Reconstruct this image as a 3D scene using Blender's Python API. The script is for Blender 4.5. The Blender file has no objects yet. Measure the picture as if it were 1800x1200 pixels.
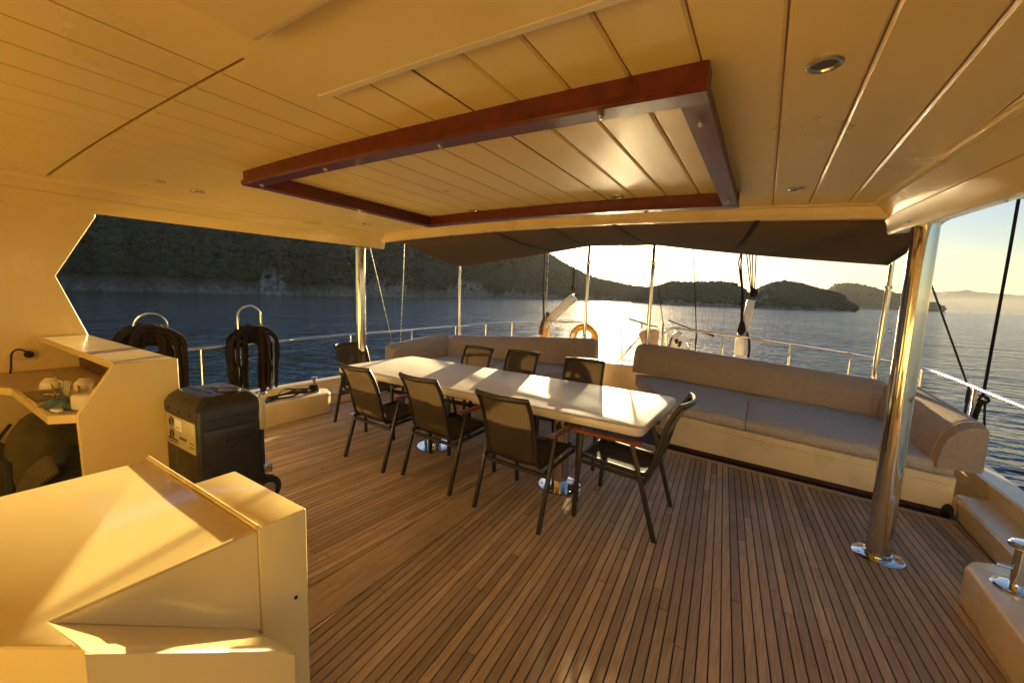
import bpy, bmesh, math, random
import numpy as np
from mathutils import Vector, Matrix, noise
random.seed(7); rng = np.random.default_rng(7)
R = math.radians
S = bpy.context.scene
C = S.collection

# ------------------------------------------------------------------ camera, sky, sun, exposure
cam = bpy.data.cameras.new("camera"); camo = bpy.data.objects.new("camera", cam); C.objects.link(camo)
cam.sensor_width = 36.0; cam.lens = 36.0*709.8/1800; cam.clip_start = 0.05; cam.clip_end = 40000
yaw, pit, rol = 0.5542, 0.1137, 0.0349
fw = Vector((-math.sin(yaw)*math.cos(pit), math.cos(yaw)*math.cos(pit), -math.sin(pit)))
r0 = Vector((math.cos(yaw), math.sin(yaw), 0)); u0 = r0.cross(fw)
rr = r0*math.cos(rol)+u0*math.sin(rol); uu = -r0*math.sin(rol)+u0*math.cos(rol)
M = Matrix.Identity(4)
for i in range(3):
    M[i][0] = rr[i]; M[i][1] = uu[i]; M[i][2] = -fw[i]
M[2][3] = 1.6
camo.matrix_world = M
S.camera = camo

SUN_EL, SUN_AZ = R(6.8), R(-18.65)          # azimuth from +Y towards +X
sdir = Vector((math.sin(SUN_AZ)*math.cos(SUN_EL), math.cos(SUN_AZ)*math.cos(SUN_EL), math.sin(SUN_EL)))
W = bpy.data.worlds.new("World"); S.world = W; W.use_nodes = True
wn = W.node_tree.nodes; wl = W.node_tree.links
bg = wn["Background"]; sky = wn.new("ShaderNodeTexSky"); sky.sky_type = 'NISHITA'
sky.sun_disc = False; sky.sun_elevation = SUN_EL; sky.sun_rotation = SUN_AZ
sky.altitude = 0; sky.air_density = 0.55; sky.dust_density = 0.25; sky.ozone_density = 1.3
bg.inputs[1].default_value = 0.052
# golden aureole round the low sun
gco = wn.new("ShaderNodeTexCoord"); gdot = wn.new("ShaderNodeVectorMath"); gdot.operation = 'DOT_PRODUCT'; gdot.inputs[1].default_value = sdir
gno = wn.new("ShaderNodeVectorMath"); gno.operation = 'NORMALIZE'; wl.new(gco.outputs["Generated"], gno.inputs[0]); wl.new(gno.outputs[0], gdot.inputs[0])
def aureole(power, gain, prev):
    mx_ = wn.new("ShaderNodeMath"); mx_.operation = 'MAXIMUM'; mx_.inputs[1].default_value = 0; wl.new(gdot.outputs["Value"], mx_.inputs[0])
    pw = wn.new("ShaderNodeMath"); pw.operation = 'POWER'; pw.inputs[1].default_value = power; wl.new(mx_.outputs[0], pw.inputs[0])
    ma = wn.new("ShaderNodeMath"); ma.operation = 'MULTIPLY_ADD'; ma.inputs[1].default_value = gain; wl.new(pw.outputs[0], ma.inputs[0])
    if prev is None: ma.inputs[2].default_value = 0
    else: wl.new(prev, ma.inputs[2])
    return ma.outputs[0]
gl = aureole(6000, 2500, None); gl = aureole(200, 90, gl); gl = aureole(30, 4.5, gl)
gmul = wn.new("ShaderNodeVectorMath"); gmul.operation = 'SCALE'; gmul.inputs[0].default_value = (1.0, .76, .38); wl.new(gl, gmul.inputs[3])
# warm evening band low over the horizon
gsep = wn.new("ShaderNodeSeparateXYZ"); wl.new(gno.outputs[0], gsep.inputs[0])
gmr = wn.new("ShaderNodeMapRange"); gmr.interpolation_type = 'SMOOTHSTEP'; gmr.inputs[1].default_value = 0.0; gmr.inputs[2].default_value = .42; wl.new(gsep.outputs["Z"], gmr.inputs[0])
gtm = wn.new("ShaderNodeMix"); gtm.data_type = 'RGBA'; gtm.inputs[6].default_value = (.72, .52, .27, 1); gtm.inputs[7].default_value = (1, 1, 1, 1); wl.new(gmr.outputs[0], gtm.inputs[0])
gtint = wn.new("ShaderNodeVectorMath"); gtint.operation = 'MULTIPLY'; wl.new(sky.outputs[0], gtint.inputs[0]); wl.new(gtm.outputs[2], gtint.inputs[1])
gadd = wn.new("ShaderNodeVectorMath"); gadd.operation = 'ADD'; wl.new(gtint.outputs[0], gadd.inputs[0]); wl.new(gmul.outputs[0], gadd.inputs[1])
wl.new(gadd.outputs[0], bg.inputs[0])

sl = bpy.data.lights.new("sun", 'SUN'); sl.energy = 3.2; sl.angle = R(0.6); sl.color = (1.0, 0.79, 0.42)
so = bpy.data.objects.new("sun", sl); C.objects.link(so)
so.rotation_euler = sdir.to_track_quat('Z', 'Y').to_euler()

S.view_settings.view_transform = 'Standard'; S.view_settings.look = 'None'
S.view_settings.exposure = 2.52; S.view_settings.gamma = 1.0; S.view_settings.use_curve_mapping = False
cy = S.cycles
cy.use_denoising = True
cy.max_bounces = 14; cy.diffuse_bounces = 10; cy.glossy_bounces = 5; cy.transmission_bounces = 6; cy.transparent_max_bounces = 12
cy.volume_bounces = 0
cy.sample_clamp_indirect = 40.0; cy.sample_clamp_direct = 0
cy.caustics_reflective = True; cy.caustics_refractive = False; cy.blur_glossy = 0.3

CX = -1.81                                    # centreline of the boat
def mx(x): return 2*CX - x                    # mirror across the centreline

# ------------------------------------------------------------------ materials
def newmat(name):
    m = bpy.data.materials.new(name); m.use_nodes = True
    return m, m.node_tree.nodes, m.node_tree.links, m.node_tree.nodes["Principled BSDF"]
def pm(name, col, rough=0.5, metal=0.0, bump=0, bscale=200, var=0.0, vscale=3.0, coat=0, rvar=0.0, dirt=None, stretch=None, sheen=0):
    m, n, l, b = newmat(name)
    b.inputs["Base Color"].default_value = (*col, 1); b.inputs["Roughness"].default_value = rough; b.inputs["Metallic"].default_value = metal
    if coat: b.inputs["Coat Weight"].default_value = coat; b.inputs["Coat Roughness"].default_value = 0.06
    if sheen: b.inputs["Sheen Weight"].default_value = sheen
    tc = n.new("ShaderNodeTexCoord"); vec = tc.outputs["Object"]
    if stretch:
        mp = n.new("ShaderNodeMapping"); mp.inputs["Scale"].default_value = stretch; l.new(vec, mp.inputs[0]); vec = mp.outputs[0]
    if var or rvar:
        t = n.new("ShaderNodeTexNoise"); t.inputs["Scale"].default_value = vscale; t.inputs["Detail"].default_value = 6; l.new(vec, t.inputs[0])
        if var:
            mr = n.new("ShaderNodeMapRange"); mr.inputs[1].default_value = .3; mr.inputs[2].default_value = .7; mr.inputs[3].default_value = 1-var; mr.inputs[4].default_value = 1+var
            l.new(t.outputs[0], mr.inputs[0])
            mixn = n.new("ShaderNodeMix"); mixn.data_type = 'RGBA'; mixn.blend_type = 'MULTIPLY'; mixn.inputs[0].default_value = 1
            mixn.inputs[6].default_value = (*col, 1); l.new(mr.outputs[0], mixn.inputs[7]); l.new(mixn.outputs[2], b.inputs["Base Color"])
        if rvar:
            mr2 = n.new("ShaderNodeMapRange"); mr2.inputs[1].default_value = .3; mr2.inputs[2].default_value = .7; mr2.inputs[3].default_value = max(.02, rough-rvar); mr2.inputs[4].default_value = rough+rvar
            l.new(t.outputs[0], mr2.inputs[0]); l.new(mr2.outputs[0], b.inputs["Roughness"])
    if bump:
        t2 = n.new("ShaderNodeTexNoise"); t2.inputs["Scale"].default_value = bscale; t2.inputs["Detail"].default_value = 4; l.new(vec, t2.inputs[0])
        bp = n.new("ShaderNodeBump"); bp.inputs["Strength"].default_value = bump; bp.inputs["Distance"].default_value = .01
        l.new(t2.outputs[0], bp.inputs["Height"]); l.new(bp.outputs[0], b.inputs["Normal"])
    return m
IVORY = (0.84, 0.655, 0.28)
MAT = {}
MAT['ceil'] = pm('ivory_ceiling', (0.84, 0.655, 0.27), .32, var=.05, vscale=1.3, rvar=.06, bump=.02, bscale=6)
MAT['gel'] = pm('ivory_gelcoat', IVORY, .22, var=.05, vscale=2.0, rvar=.07, coat=.3, bump=.015, bscale=5)
MAT['gelw'] = pm('cream_gelcoat', (0.78, 0.61, 0.35), .3, var=.06, vscale=3, rvar=.08, bump=.02, bscale=8)
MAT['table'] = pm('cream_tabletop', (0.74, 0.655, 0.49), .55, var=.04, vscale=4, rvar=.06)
MAT['maho'] = pm('varnished_mahogany', (0.115, 0.009, 0.006), .36, var=.35, vscale=3, stretch=(6, 1, 6), coat=.15)
MAT['armwood'] = pm('oiled_red_wood', (0.20, 0.055, 0.020), .4, var=.3, vscale=6, stretch=(8, 1, 8))
MAT['caulk'] = pm('black_caulk', (0.012, 0.009, 0.007), .6)
MAT['waterway'] = pm('dark_red_waterway', (0.05, 0.010, 0.007), .5, var=.2)
MAT['steel'] = pm('polished_steel', (0.74, 0.70, 0.64), .10, 1.0, rvar=.05, vscale=14, bump=.006, bscale=9)
MAT['steel2'] = pm('brushed_steel', (0.62, 0.58, 0.52), .28, 1.0, rvar=.08, vscale=20)
MAT['alu'] = pm('bronze_grey_aluminium', (0.045, 0.036, 0.026), .42, .3, var=.15, vscale=8)
MAT['cush'] = pm('taupe_upholstery', (0.43, 0.30, 0.19), .95, var=.09, vscale=30, bump=.6, bscale=110, sheen=.1)
MAT['seatc'] = pm('grey_upholstery', (0.50, 0.42, 0.33), .95, var=.09, vscale=30, bump=.6, bscale=110, sheen=.1)
MAT['rope'] = pm('dark_red_rope', (0.014, 0.006, 0.005), .95, var=.4, vscale=30, bump=.8, bscale=120)
MAT['ropeb'] = pm('black_rope', (0.02, 0.016, 0.014), .9, bump=.6, bscale=200)
MAT['tanrope'] = pm('brown_rope', (0.09, 0.05, 0.025), .9, bump=.6, bscale=200)
MAT['plas'] = pm('black_plastic', (0.018, 0.017, 0.014), .42, rvar=.1, vscale=10, bump=.05, bscale=300, var=.2)
MAT['plasl'] = pm('dark_plastic_lid', (0.030, 0.028, 0.025), .38, rvar=.1, vscale=10)
MAT['alup'] = pm('aluminium_plate', (0.62, 0.56, 0.34), .45, .4, var=.06)
MAT['paper'] = pm('white_paper', (0.80, 0.76, 0.62), .7)
MAT['ink'] = pm('black_ink', (0.02, 0.02, 0.02), .6)
MAT['porc'] = pm('cream_porcelain', (0.82, 0.74, 0.55), .18, coat=.4)
MAT['white'] = pm('white_paint', (0.78, 0.78, 0.76), .3, var=.05)
MAT['yellow'] = pm('yellow_vinyl', (0.75, 0.36, 0.02), .4, var=.1)
MAT['pink'] = pm('faded_pink_vinyl', (0.55, 0.36, 0.26), .5, var=.1, vscale=8)
MAT['bluebag'] = pm('blue_plastic_bag', (0.06, 0.13, 0.19), .3, var=.3, vscale=12, bump=.3, bscale=30)
MAT['blackcab'] = pm('black_rubber', (0.012, 0.012, 0.012), .5)
MAT['wood'] = pm('red_brown_wood', (0.14, 0.05, 0.02), .45, var=.3, vscale=4, stretch=(1, 6, 6))
MAT['worktop'] = pm('grey_beige_laminate', (0.48, 0.38, 0.26), .35, var=.08, vscale=30)
MAT['tray'] = pm('olive_mat', (0.22, 0.18, 0.08), .7, var=.15, vscale=20)
MAT['bag1'] = pm('olive_canvas', (0.085, 0.068, 0.025), .85, var=.25, vscale=7, bump=.4, bscale=160)
MAT['bag2'] = pm('dark_blue_canvas', (0.02, 0.03, 0.035), .8, var=.3, vscale=7, bump=.4, bscale=160)
MAT['bag3'] = pm('khaki_canvas', (0.17, 0.13, 0.045), .85, var=.2, vscale=7, bump=.4, bscale=160)
MAT['rubber'] = pm('wheel_rubber', (0.015, 0.015, 0.015), .7)
MAT['lens'] = pm('dark_lamp_lens', (0.10, 0.08, 0.05), .2)
MAT['hull'] = pm('white_hull_paint', (0.72, 0.68, 0.58), .3, var=.05)
MAT['bulb'] = pm('brown_wood_cap', (0.26, 0.15, 0.055), .4, var=.25, vscale=5, stretch=(8, 1, 8))
# teak: every plank differs a little
def teak():
    m, n, l, b = newmat('teak_planking')
    oi = n.new("ShaderNodeObjectInfo"); tc = n.new("ShaderNodeTexCoord")
    off = n.new("ShaderNodeVectorMath"); off.operation = 'SCALE'; off.inputs[0].default_value = (17, 31, 5)
    l.new(oi.outputs["Random"], off.inputs[3])
    ad = n.new("ShaderNodeVectorMath"); l.new(tc.outputs["Object"], ad.inputs[0]); l.new(off.outputs[0], ad.inputs[1])
    mp = n.new("ShaderNodeMapping"); mp.inputs["Scale"].default_value = (60, 2.2, 10); l.new(ad.outputs[0], mp.inputs[0])
    t = n.new("ShaderNodeTexNoise"); t.inputs["Scale"].default_value = 2.2; t.inputs["Detail"].default_value = 8; t.inputs["Roughness"].default_value = .65; l.new(mp.outputs[0], t.inputs[0])
    cr = n.new("ShaderNodeValToRGB"); e = cr.color_ramp.elements
    e[0].position = .28; e[0].color = (0.320, 0.205, 0.102, 1); e[1].position = .72; e[1].color = (0.580, 0.420, 0.245, 1)
    l.new(t.outputs[0], cr.inputs[0])
    mr = n.new("ShaderNodeMapRange"); mr.inputs[3].default_value = .72; mr.inputs[4].default_value = 1.25; l.new(oi.outputs["Random"], mr.inputs[0])
    st = n.new("ShaderNodeTexNoise"); st.inputs["Scale"].default_value = 1.1; st.inputs["Detail"].default_value = 5; l.new(tc.outputs["Object"], st.inputs[0])
    ms = n.new("ShaderNodeMapRange"); ms.inputs[1].default_value = .3; ms.inputs[2].default_value = .7; ms.inputs[3].default_value = .82; ms.inputs[4].default_value = 1.15; l.new(st.outputs[0], ms.inputs[0])
    mu = n.new("ShaderNodeMath"); mu.operation = 'MULTIPLY'; l.new(mr.outputs[0], mu.inputs[0]); l.new(ms.outputs[0], mu.inputs[1])
    mixn = n.new("ShaderNodeMix"); mixn.data_type = 'RGBA'; mixn.blend_type = 'MULTIPLY'; mixn.inputs[0].default_value = 1
    l.new(cr.outputs[0], mixn.inputs[6]); l.new(mu.outputs[0], mixn.inputs[7]); l.new(mixn.outputs[2], b.inputs["Base Color"])
    # small dark spills
    sp = n.new("ShaderNodeTexNoise"); sp.inputs["Scale"].default_value = 9; sp.inputs["Detail"].default_value = 3; l.new(tc.outputs["Object"], sp.inputs[0])
    rr_ = n.new("ShaderNodeMapRange"); rr_.inputs[1].default_value = .35; rr_.inputs[2].default_value = .65; rr_.inputs[3].default_value = .60; rr_.inputs[4].default_value = .80; l.new(sp.outputs[0], rr_.inputs[0])
    l.new(rr_.outputs[0], b.inputs["Roughness"])
    bp = n.new("ShaderNodeBump"); bp.inputs["Strength"].default_value = .25; bp.inputs["Distance"].default_value = .002
    l.new(t.outputs[0], bp.inputs["Height"]); l.new(bp.outputs[0], b.inputs["Normal"])
    return m
MAT['teak'] = teak()
def cloth(name, col, trans, transp, scale=260, rough=.9):
    m, n, l, b = newmat(name)
    out = n["Material Output"]
    b.inputs["Base Color"].default_value = (*col, 1); b.inputs["Roughness"].default_value = rough
    tr = n.new("ShaderNodeBsdfTranslucent"); tr.inputs[0].default_value = (*[min(1, c*k_) for c, k_ in zip(col, (4.2, 3.8, 3.0))], 1)
    tp = n.new("ShaderNodeBsdfTransparent")
    m1 = n.new("ShaderNodeMixShader"); m1.inputs[0].default_value = trans; l.new(b.outputs[0], m1.inputs[1]); l.new(tr.outputs[0], m1.inputs[2])
    m2 = n.new("ShaderNodeMixShader"); m2.inputs[0].default_value = transp; l.new(m1.outputs[0], m2.inputs[1]); l.new(tp.outputs[0], m2.inputs[2])
    l.new(m2.outputs[0], out.inputs[0])
    tc = n.new("ShaderNodeTexCoord"); t2 = n.new("ShaderNodeTexNoise"); t2.inputs["Scale"].default_value = scale; l.new(tc.outputs["Object"], t2.inputs[0])
    bp = n.new("ShaderNodeBump"); bp.inputs["Strength"].default_value = .3; bp.inputs["Distance"].default_value = .005; l.new(t2.outputs[0], bp.inputs["Height"]); l.new(bp.outputs[0], b.inputs["Normal"])
    return m
MAT['sling'] = cloth('bronze_mesh_sling', (0.075, 0.054, 0.031), .22, .16, 500)
MAT['awn'] = cloth('dark_awning_cloth', (0.072, 0.052, 0.034), .5, 0.0, 40)
def glassm():
    m, n, l, b = newmat('clear_glass')
    b.inputs["Base Color"].default_value = (.95, .95, .9, 1); b.inputs["Roughness"].default_value = .03; b.inputs["Transmission Weight"].default_value = 1; b.inputs["IOR"].default_value = 1.45
    return m
MAT['glass'] = glassm()

# ------------------------------------------------------------------ mesh helpers
class MB:
    def __init__(self): self.bm = bmesh.new()
    def face(self, pts):
        vs = [self.bm.verts.new(p) for p in pts]; return self.bm.faces.new(vs)
    def box(self, c, s, bev=0.0, rot=None, seg=2):
        b = bmesh.new(); bmesh.ops.create_cube(b, size=1)
        for v in b.verts: v.co = Vector((v.co.x*s[0], v.co.y*s[1], v.co.z*s[2]))
        if bev: bmesh.ops.bevel(b, geom=b.edges[:], offset=bev, segments=seg, profile=.5, affect='EDGES')
        mt = Matrix.Translation(c)
        if rot is not None: mt = mt @ (rot if isinstance(rot, Matrix) else Matrix.Rotation(rot, 4, 'Z'))
        bmesh.ops.transform(b, matrix=mt, verts=b.verts[:]); self._add(b); return self
    def _add(self, b):
        me = bpy.data.meshes.new("tmp"); b.to_mesh(me); b.free(); self.bm.from_mesh(me); bpy.data.meshes.remove(me)
    def prism(self, poly, d, bev=0.0, seg=2):
        """closed polygon (3d points) pushed along the vector d"""
        b = bmesh.new(); d = Vector(d)
        a = [b.verts.new(p) for p in poly]; t = [b.verts.new(Vector(p)+d) for p in poly]
        b.faces.new(a); b.faces.new(t[::-1]); n = len(poly)
        for i in range(n): b.faces.new((a[i], t[i], t[(i+1) % n], a[(i+1) % n]))
        bmesh.ops.recalc_face_normals(b, faces=b.faces[:])
        if bev: bmesh.ops.bevel(b, geom=b.edges[:], offset=bev, segments=seg, profile=.5, affect='EDGES', clamp_overlap=True)
        self._add(b); return self
    def rings(self, rings, caps=True, closed=False):
        """loft through rings of equal length"""
        b = self.bm; V = [[b.verts.new(p) for p in r] for r in rings]; n = len(V[0]); k = len(V)
        for i in range(k if closed else k-1):
            A, B = V[i], V[(i+1) % k]
            for j in range(n): b.faces.new((A[j], A[(j+1) % n], B[(j+1) % n], B[j]))
        if caps and not closed:
            b.faces.new(V[0][::-1]); b.faces.new(V[-1])
        return self
    def tube(self, pts, r, n=10, caps=True, closed=False, flat=1.0):
        pts = [Vector(p) for p in pts]; k = len(pts); rs = r if isinstance(r, (list, tuple)) else [r]*k
        out = []; prev = None
        for i, p in enumerate(pts):
            if closed: t = (pts[(i+1) % k]-pts[i-1]).normalized()
            else: t = (pts[min(i+1, k-1)]-pts[max(i-1, 0)]).normalized()
            if prev is None:
                a = Vector((0, 0, 1)) if abs(t.z) < .9 else Vector((1, 0, 0)); x = t.cross(a).normalized()
            else: x = (prev-t*prev.dot(t)).normalized()
            prev = x; y = t.cross(x)
            out.append([p+x*math.cos(2*math.pi*j/n)*rs[i]+y*math.sin(2*math.pi*j/n)*rs[i]*flat for j in range(n)])
        return self.rings(out, caps, closed)
    def bar(self, a, b, w, h=None, bev=0.0):
        """square bar from a to b"""
        a, b = Vector(a), Vector(b); h = h or w; t = (b-a); L = t.length; q = t.to_track_quat('Z', 'Y').to_matrix().to_4x4()
        return self.box((a+b)/2, (w, h, L), bev, q)
    def lathe(self, prof, c=(0, 0, 0), n=28, axis=None):
        c = Vector(c); rg = []
        q = axis.to_track_quat('Z', 'Y') if axis is not None else None
        for r, z in prof:
            ring = []
            for j in range(n):
                p = Vector((r*math.cos(2*math.pi*j/n), r*math.sin(2*math.pi*j/n), z))
                if q: p = q @ p
                ring.append(c+p)
            rg.append(ring)
        return self.rings(rg, caps=True)
    def build(self, name, mat, parent=None, smooth=True, ang=32, wn=False):
        bm = self.bm; bmesh.ops.recalc_face_normals(bm, faces=bm.faces[:])
        if smooth:
            for f in bm.faces: f.smooth = True
            ca = math.cos(R(ang))
            for e in bm.edges:
                if len(e.link_faces) == 2 and e.link_faces[0].normal.dot(e.link_faces[1].normal) < ca: e.smooth = False
        me = bpy.data.meshes.new(name); bm.to_mesh(me); bm.free()
        return link(name, me, mat, parent)
def link(name, me, mat, parent=None):
    o = bpy.data.objects.new(name, me); C.objects.link(o)
    if mat is not None and not me.materials: me.materials.append(MAT[mat] if isinstance(mat, str) else mat)
    if parent is not None: o.parent = parent
    return o
def tag(o, label=None, cat=None, group=None, kind=None):
    if label: o['label'] = label
    if cat: o['category'] = cat
    if group: o['group'] = group
    if kind: o['kind'] = kind
    return o
def thing(name, label, cat, loc=(0, 0, 0), rz=0, group=None):
    o = bpy.data.objects.new(name, None); C.objects.link(o); o.location = loc; o.rotation_euler = (0, 0, rz); o.empty_display_size = .1
    return tag(o, label, cat, group)
def dup(o, parent=None):
    c = o.copy(); C.objects.link(c)
    if parent is not None: c.parent = parent
    for ch in list(o.children): dup(ch, c)
    return c
def arc(c, r, a0, a1, n, ax=(1, 0, 0), ay=(0, 0, 1)):
    c, ax, ay = Vector(c), Vector(ax), Vector(ay)
    return [c+ax*r*math.cos(R(a0+(a1-a0)*i/n))+ay*r*math.sin(R(a0+(a1-a0)*i/n)) for i in range(n+1)]
def smoothpts(pts, n=6):
    """Catmull-Rom through the points"""
    P = [Vector(p) for p in pts]; P = [2*P[0]-P[1]]+P+[2*P[-1]-P[-2]]; out = []
    for i in range(1, len(P)-2):
        for k in range(n):
            t = k/n; a, b, c, d = P[i-1:i+3]
            out.append(.5*((2*b)+(c-a)*t+(2*a-5*b+4*c-d)*t*t+(3*b-a-3*c+d)*t**3))
    out.append(P[-2]); return out
def lerp(x, xs, ys): return float(np.interp(x, xs, ys))
def mirror(o, group=None):
    """mirror a built thing (fresh meshes) across the centreline"""
    c = o.copy(); C.objects.link(c)
    if o.type == 'MESH':
        me = o.data.copy(); c.data = me
        for v in me.vertices: v.co.x = -v.co.x+(2*CX if o.parent is None else 0)
        me.flip_normals()
    for ch in list(o.children):
        k = mirror(ch); k.parent = c
    if o.type == 'EMPTY' and o.parent is None: c.location.x = mx(o.location.x); c.rotation_euler.z = -o.rotation_euler.z
    return c

# ------------------------------------------------------------------ sea, hills
SEA = -1.75
def sea_mat():
    m, n, l, b = newmat('sea_water')
    b.inputs["Base Color"].default_value = (0.006, 0.016, 0.021, 1); b.inputs["Roughness"].default_value = .07; b.inputs["IOR"].default_value = 1.333
    tc = n.new("ShaderNodeTexCoord")
    def ns(scale, det, rot, st):
        mp = n.new("ShaderNodeMapping"); mp.inputs["Rotation"].default_value = (0, 0, R(rot)); mp.inputs["Scale"].default_value = (scale*st, scale, scale)
        l.new(tc.outputs["Object"], mp.inputs[0]); t = n.new("ShaderNodeTexNoise"); t.inputs["Scale"].default_value = 1; t.inputs["Detail"].default_value = det; t.inputs["Roughness"].default_value = .55
        l.new(mp.outputs[0], t.inputs[0]); return t.outputs[0]
    def mad(a, k, c=None):
        x = n.new("ShaderNodeMath"); x.operation = 'MULTIPLY_ADD'; l.new(a, x.inputs[0]); x.inputs[1].default_value = k
        if c is None: x.inputs[2].default_value = 0
        else: l.new(c, x.inputs[2])
        return x.outputs[0]
    h = mad(ns(.25, 2, 20, .5), .9); h = mad(ns(.8, 2, -10, .6), .60, h); h = mad(ns(2.2, 3, 25, .6), .22, h); h = mad(ns(6.5, 2, -30, .7), .05, h)
    wp = n.new("ShaderNodeMapRange"); wp.inputs[1].default_value = .35; wp.inputs[2].default_value = .65; wp.inputs[3].default_value = .55; wp.inputs[4].default_value = 1.0; l.new(ns(.035, 3, 10, .5), wp.inputs[0])
    bp = n.new("ShaderNodeBump"); l.new(wp.outputs[0], bp.inputs["Strength"]); bp.inputs["Distance"].default_value = 1.0
    l.new(h, bp.inputs["Height"]); l.new(bp.outputs[0], b.inputs["Normal"])
    return m
b = MB()
ringr = [0.01, 8, 25, 80, 250, 800, 2500, 8800]
b.rings([[(rad*math.cos(2*math.pi*j/48), rad*math.sin(2*math.pi*j/48), SEA) for j in range(48)] for rad in ringr], caps=False)
sea = b.build('sea', sea_mat(), smooth=False); tag(sea, 'dark rippled sea around the boat with golden glitter under the sun', kind='structure')

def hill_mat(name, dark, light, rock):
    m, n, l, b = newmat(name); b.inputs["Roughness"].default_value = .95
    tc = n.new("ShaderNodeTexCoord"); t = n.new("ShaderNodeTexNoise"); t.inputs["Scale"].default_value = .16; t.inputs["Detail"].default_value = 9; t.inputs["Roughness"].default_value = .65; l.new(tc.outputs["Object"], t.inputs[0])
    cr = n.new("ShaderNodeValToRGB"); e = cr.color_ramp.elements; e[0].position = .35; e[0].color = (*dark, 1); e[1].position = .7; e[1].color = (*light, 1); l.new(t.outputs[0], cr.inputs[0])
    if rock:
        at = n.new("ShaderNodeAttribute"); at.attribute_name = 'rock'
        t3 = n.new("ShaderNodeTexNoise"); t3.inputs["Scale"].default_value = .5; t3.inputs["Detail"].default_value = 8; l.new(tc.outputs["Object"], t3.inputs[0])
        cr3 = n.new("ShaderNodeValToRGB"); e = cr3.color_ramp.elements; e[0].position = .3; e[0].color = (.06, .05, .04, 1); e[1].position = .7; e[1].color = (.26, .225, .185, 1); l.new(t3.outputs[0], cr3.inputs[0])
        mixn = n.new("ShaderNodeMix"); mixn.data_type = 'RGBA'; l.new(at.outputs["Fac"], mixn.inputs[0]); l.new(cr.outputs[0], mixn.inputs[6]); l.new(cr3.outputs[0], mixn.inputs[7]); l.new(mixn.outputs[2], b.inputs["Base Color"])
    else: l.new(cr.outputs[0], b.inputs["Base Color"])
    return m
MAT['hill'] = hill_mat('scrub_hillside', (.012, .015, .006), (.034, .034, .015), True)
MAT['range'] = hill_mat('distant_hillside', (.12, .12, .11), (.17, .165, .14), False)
leafm, n_, l_, b_ = newmat('scrub_foliage'); b_.inputs["Roughness"].default_value = .9
a_ = n_.new("ShaderNodeAttribute"); a_.attribute_name = 'tone'
c_ = n_.new("ShaderNodeValToRGB"); c_.color_ramp.elements[0].color = (.005, .009, .003, 1); c_.color_ramp.elements[1].color = (.042, .046, .016, 1); l_.new(a_.outputs["Fac"], c_.inputs[0]); l_.new(c_.outputs[0], b_.inputs["Base Color"])
MAT['leaf'] = leafm
def fbm(x, y, s=1.0, o=5): return noise.fractal(Vector((x*s, y*s, 3.7)), 1.0, 2.0, o)
# one lump of scrub, joined thousands of times into ONE mass per hill
_bm = bmesh.new(); bmesh.ops.create_icosphere(_bm, subdivisions=1, radius=1)
LV = np.array([v.co[:] for v in _bm.verts]); LF = np.array([[v.index for v in f.verts] for f in _bm.faces]); _bm.free()
LUMPS = []
for k in range(12):
    d = np.array([1+.55*noise.noise(Vector(v*1.7)+Vector((k*9, 2, 1)))+.35*noise.noise(Vector(v*4.1)+Vector((k*5, 7, 3))) for v in map(Vector, LV)])
    LUMPS.append(LV*d[:, None])
def mass(name, pts, sizes, label):
    n = len(pts); nv = len(LV); V = np.empty((n*nv, 3)); F = np.empty((n*len(LF), 3), int); T = np.empty(n*nv)
    for i in range(n):
        a = rng.uniform(0, 6.28); c, s = math.cos(a), math.sin(a); L = LUMPS[i % 12]*np.array([1, 1, rng.uniform(.6, 1.0)])*sizes[i]
        V[i*nv:(i+1)*nv] = np.stack([L[:, 0]*c-L[:, 1]*s, L[:, 0]*s+L[:, 1]*c, L[:, 2]+sizes[i]*.35], 1)+pts[i]
        F[i*len(LF):(i+1)*len(LF)] = LF+i*nv; T[i*nv:(i+1)*nv] = np.clip(rng.normal(.42, .24), 0, 1)
    me = bpy.data.meshes.new(name); me.vertices.add(len(V)); me.vertices.foreach_set('co', V.ravel())
    me.loops.add(F.size); me.loops.foreach_set('vertex_index', F.ravel().astype(np.int32))
    me.polygons.add(len(F)); me.polygons.foreach_set('loop_start', np.arange(0, F.size, 3, dtype=np.int32))
    me.update(); at = me.attributes.new('tone', 'FLOAT', 'POINT'); at.data.foreach_set('value', T)
    o = link(name, me, 'leaf'); tag(o, label, kind='stuff'); return o
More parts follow.
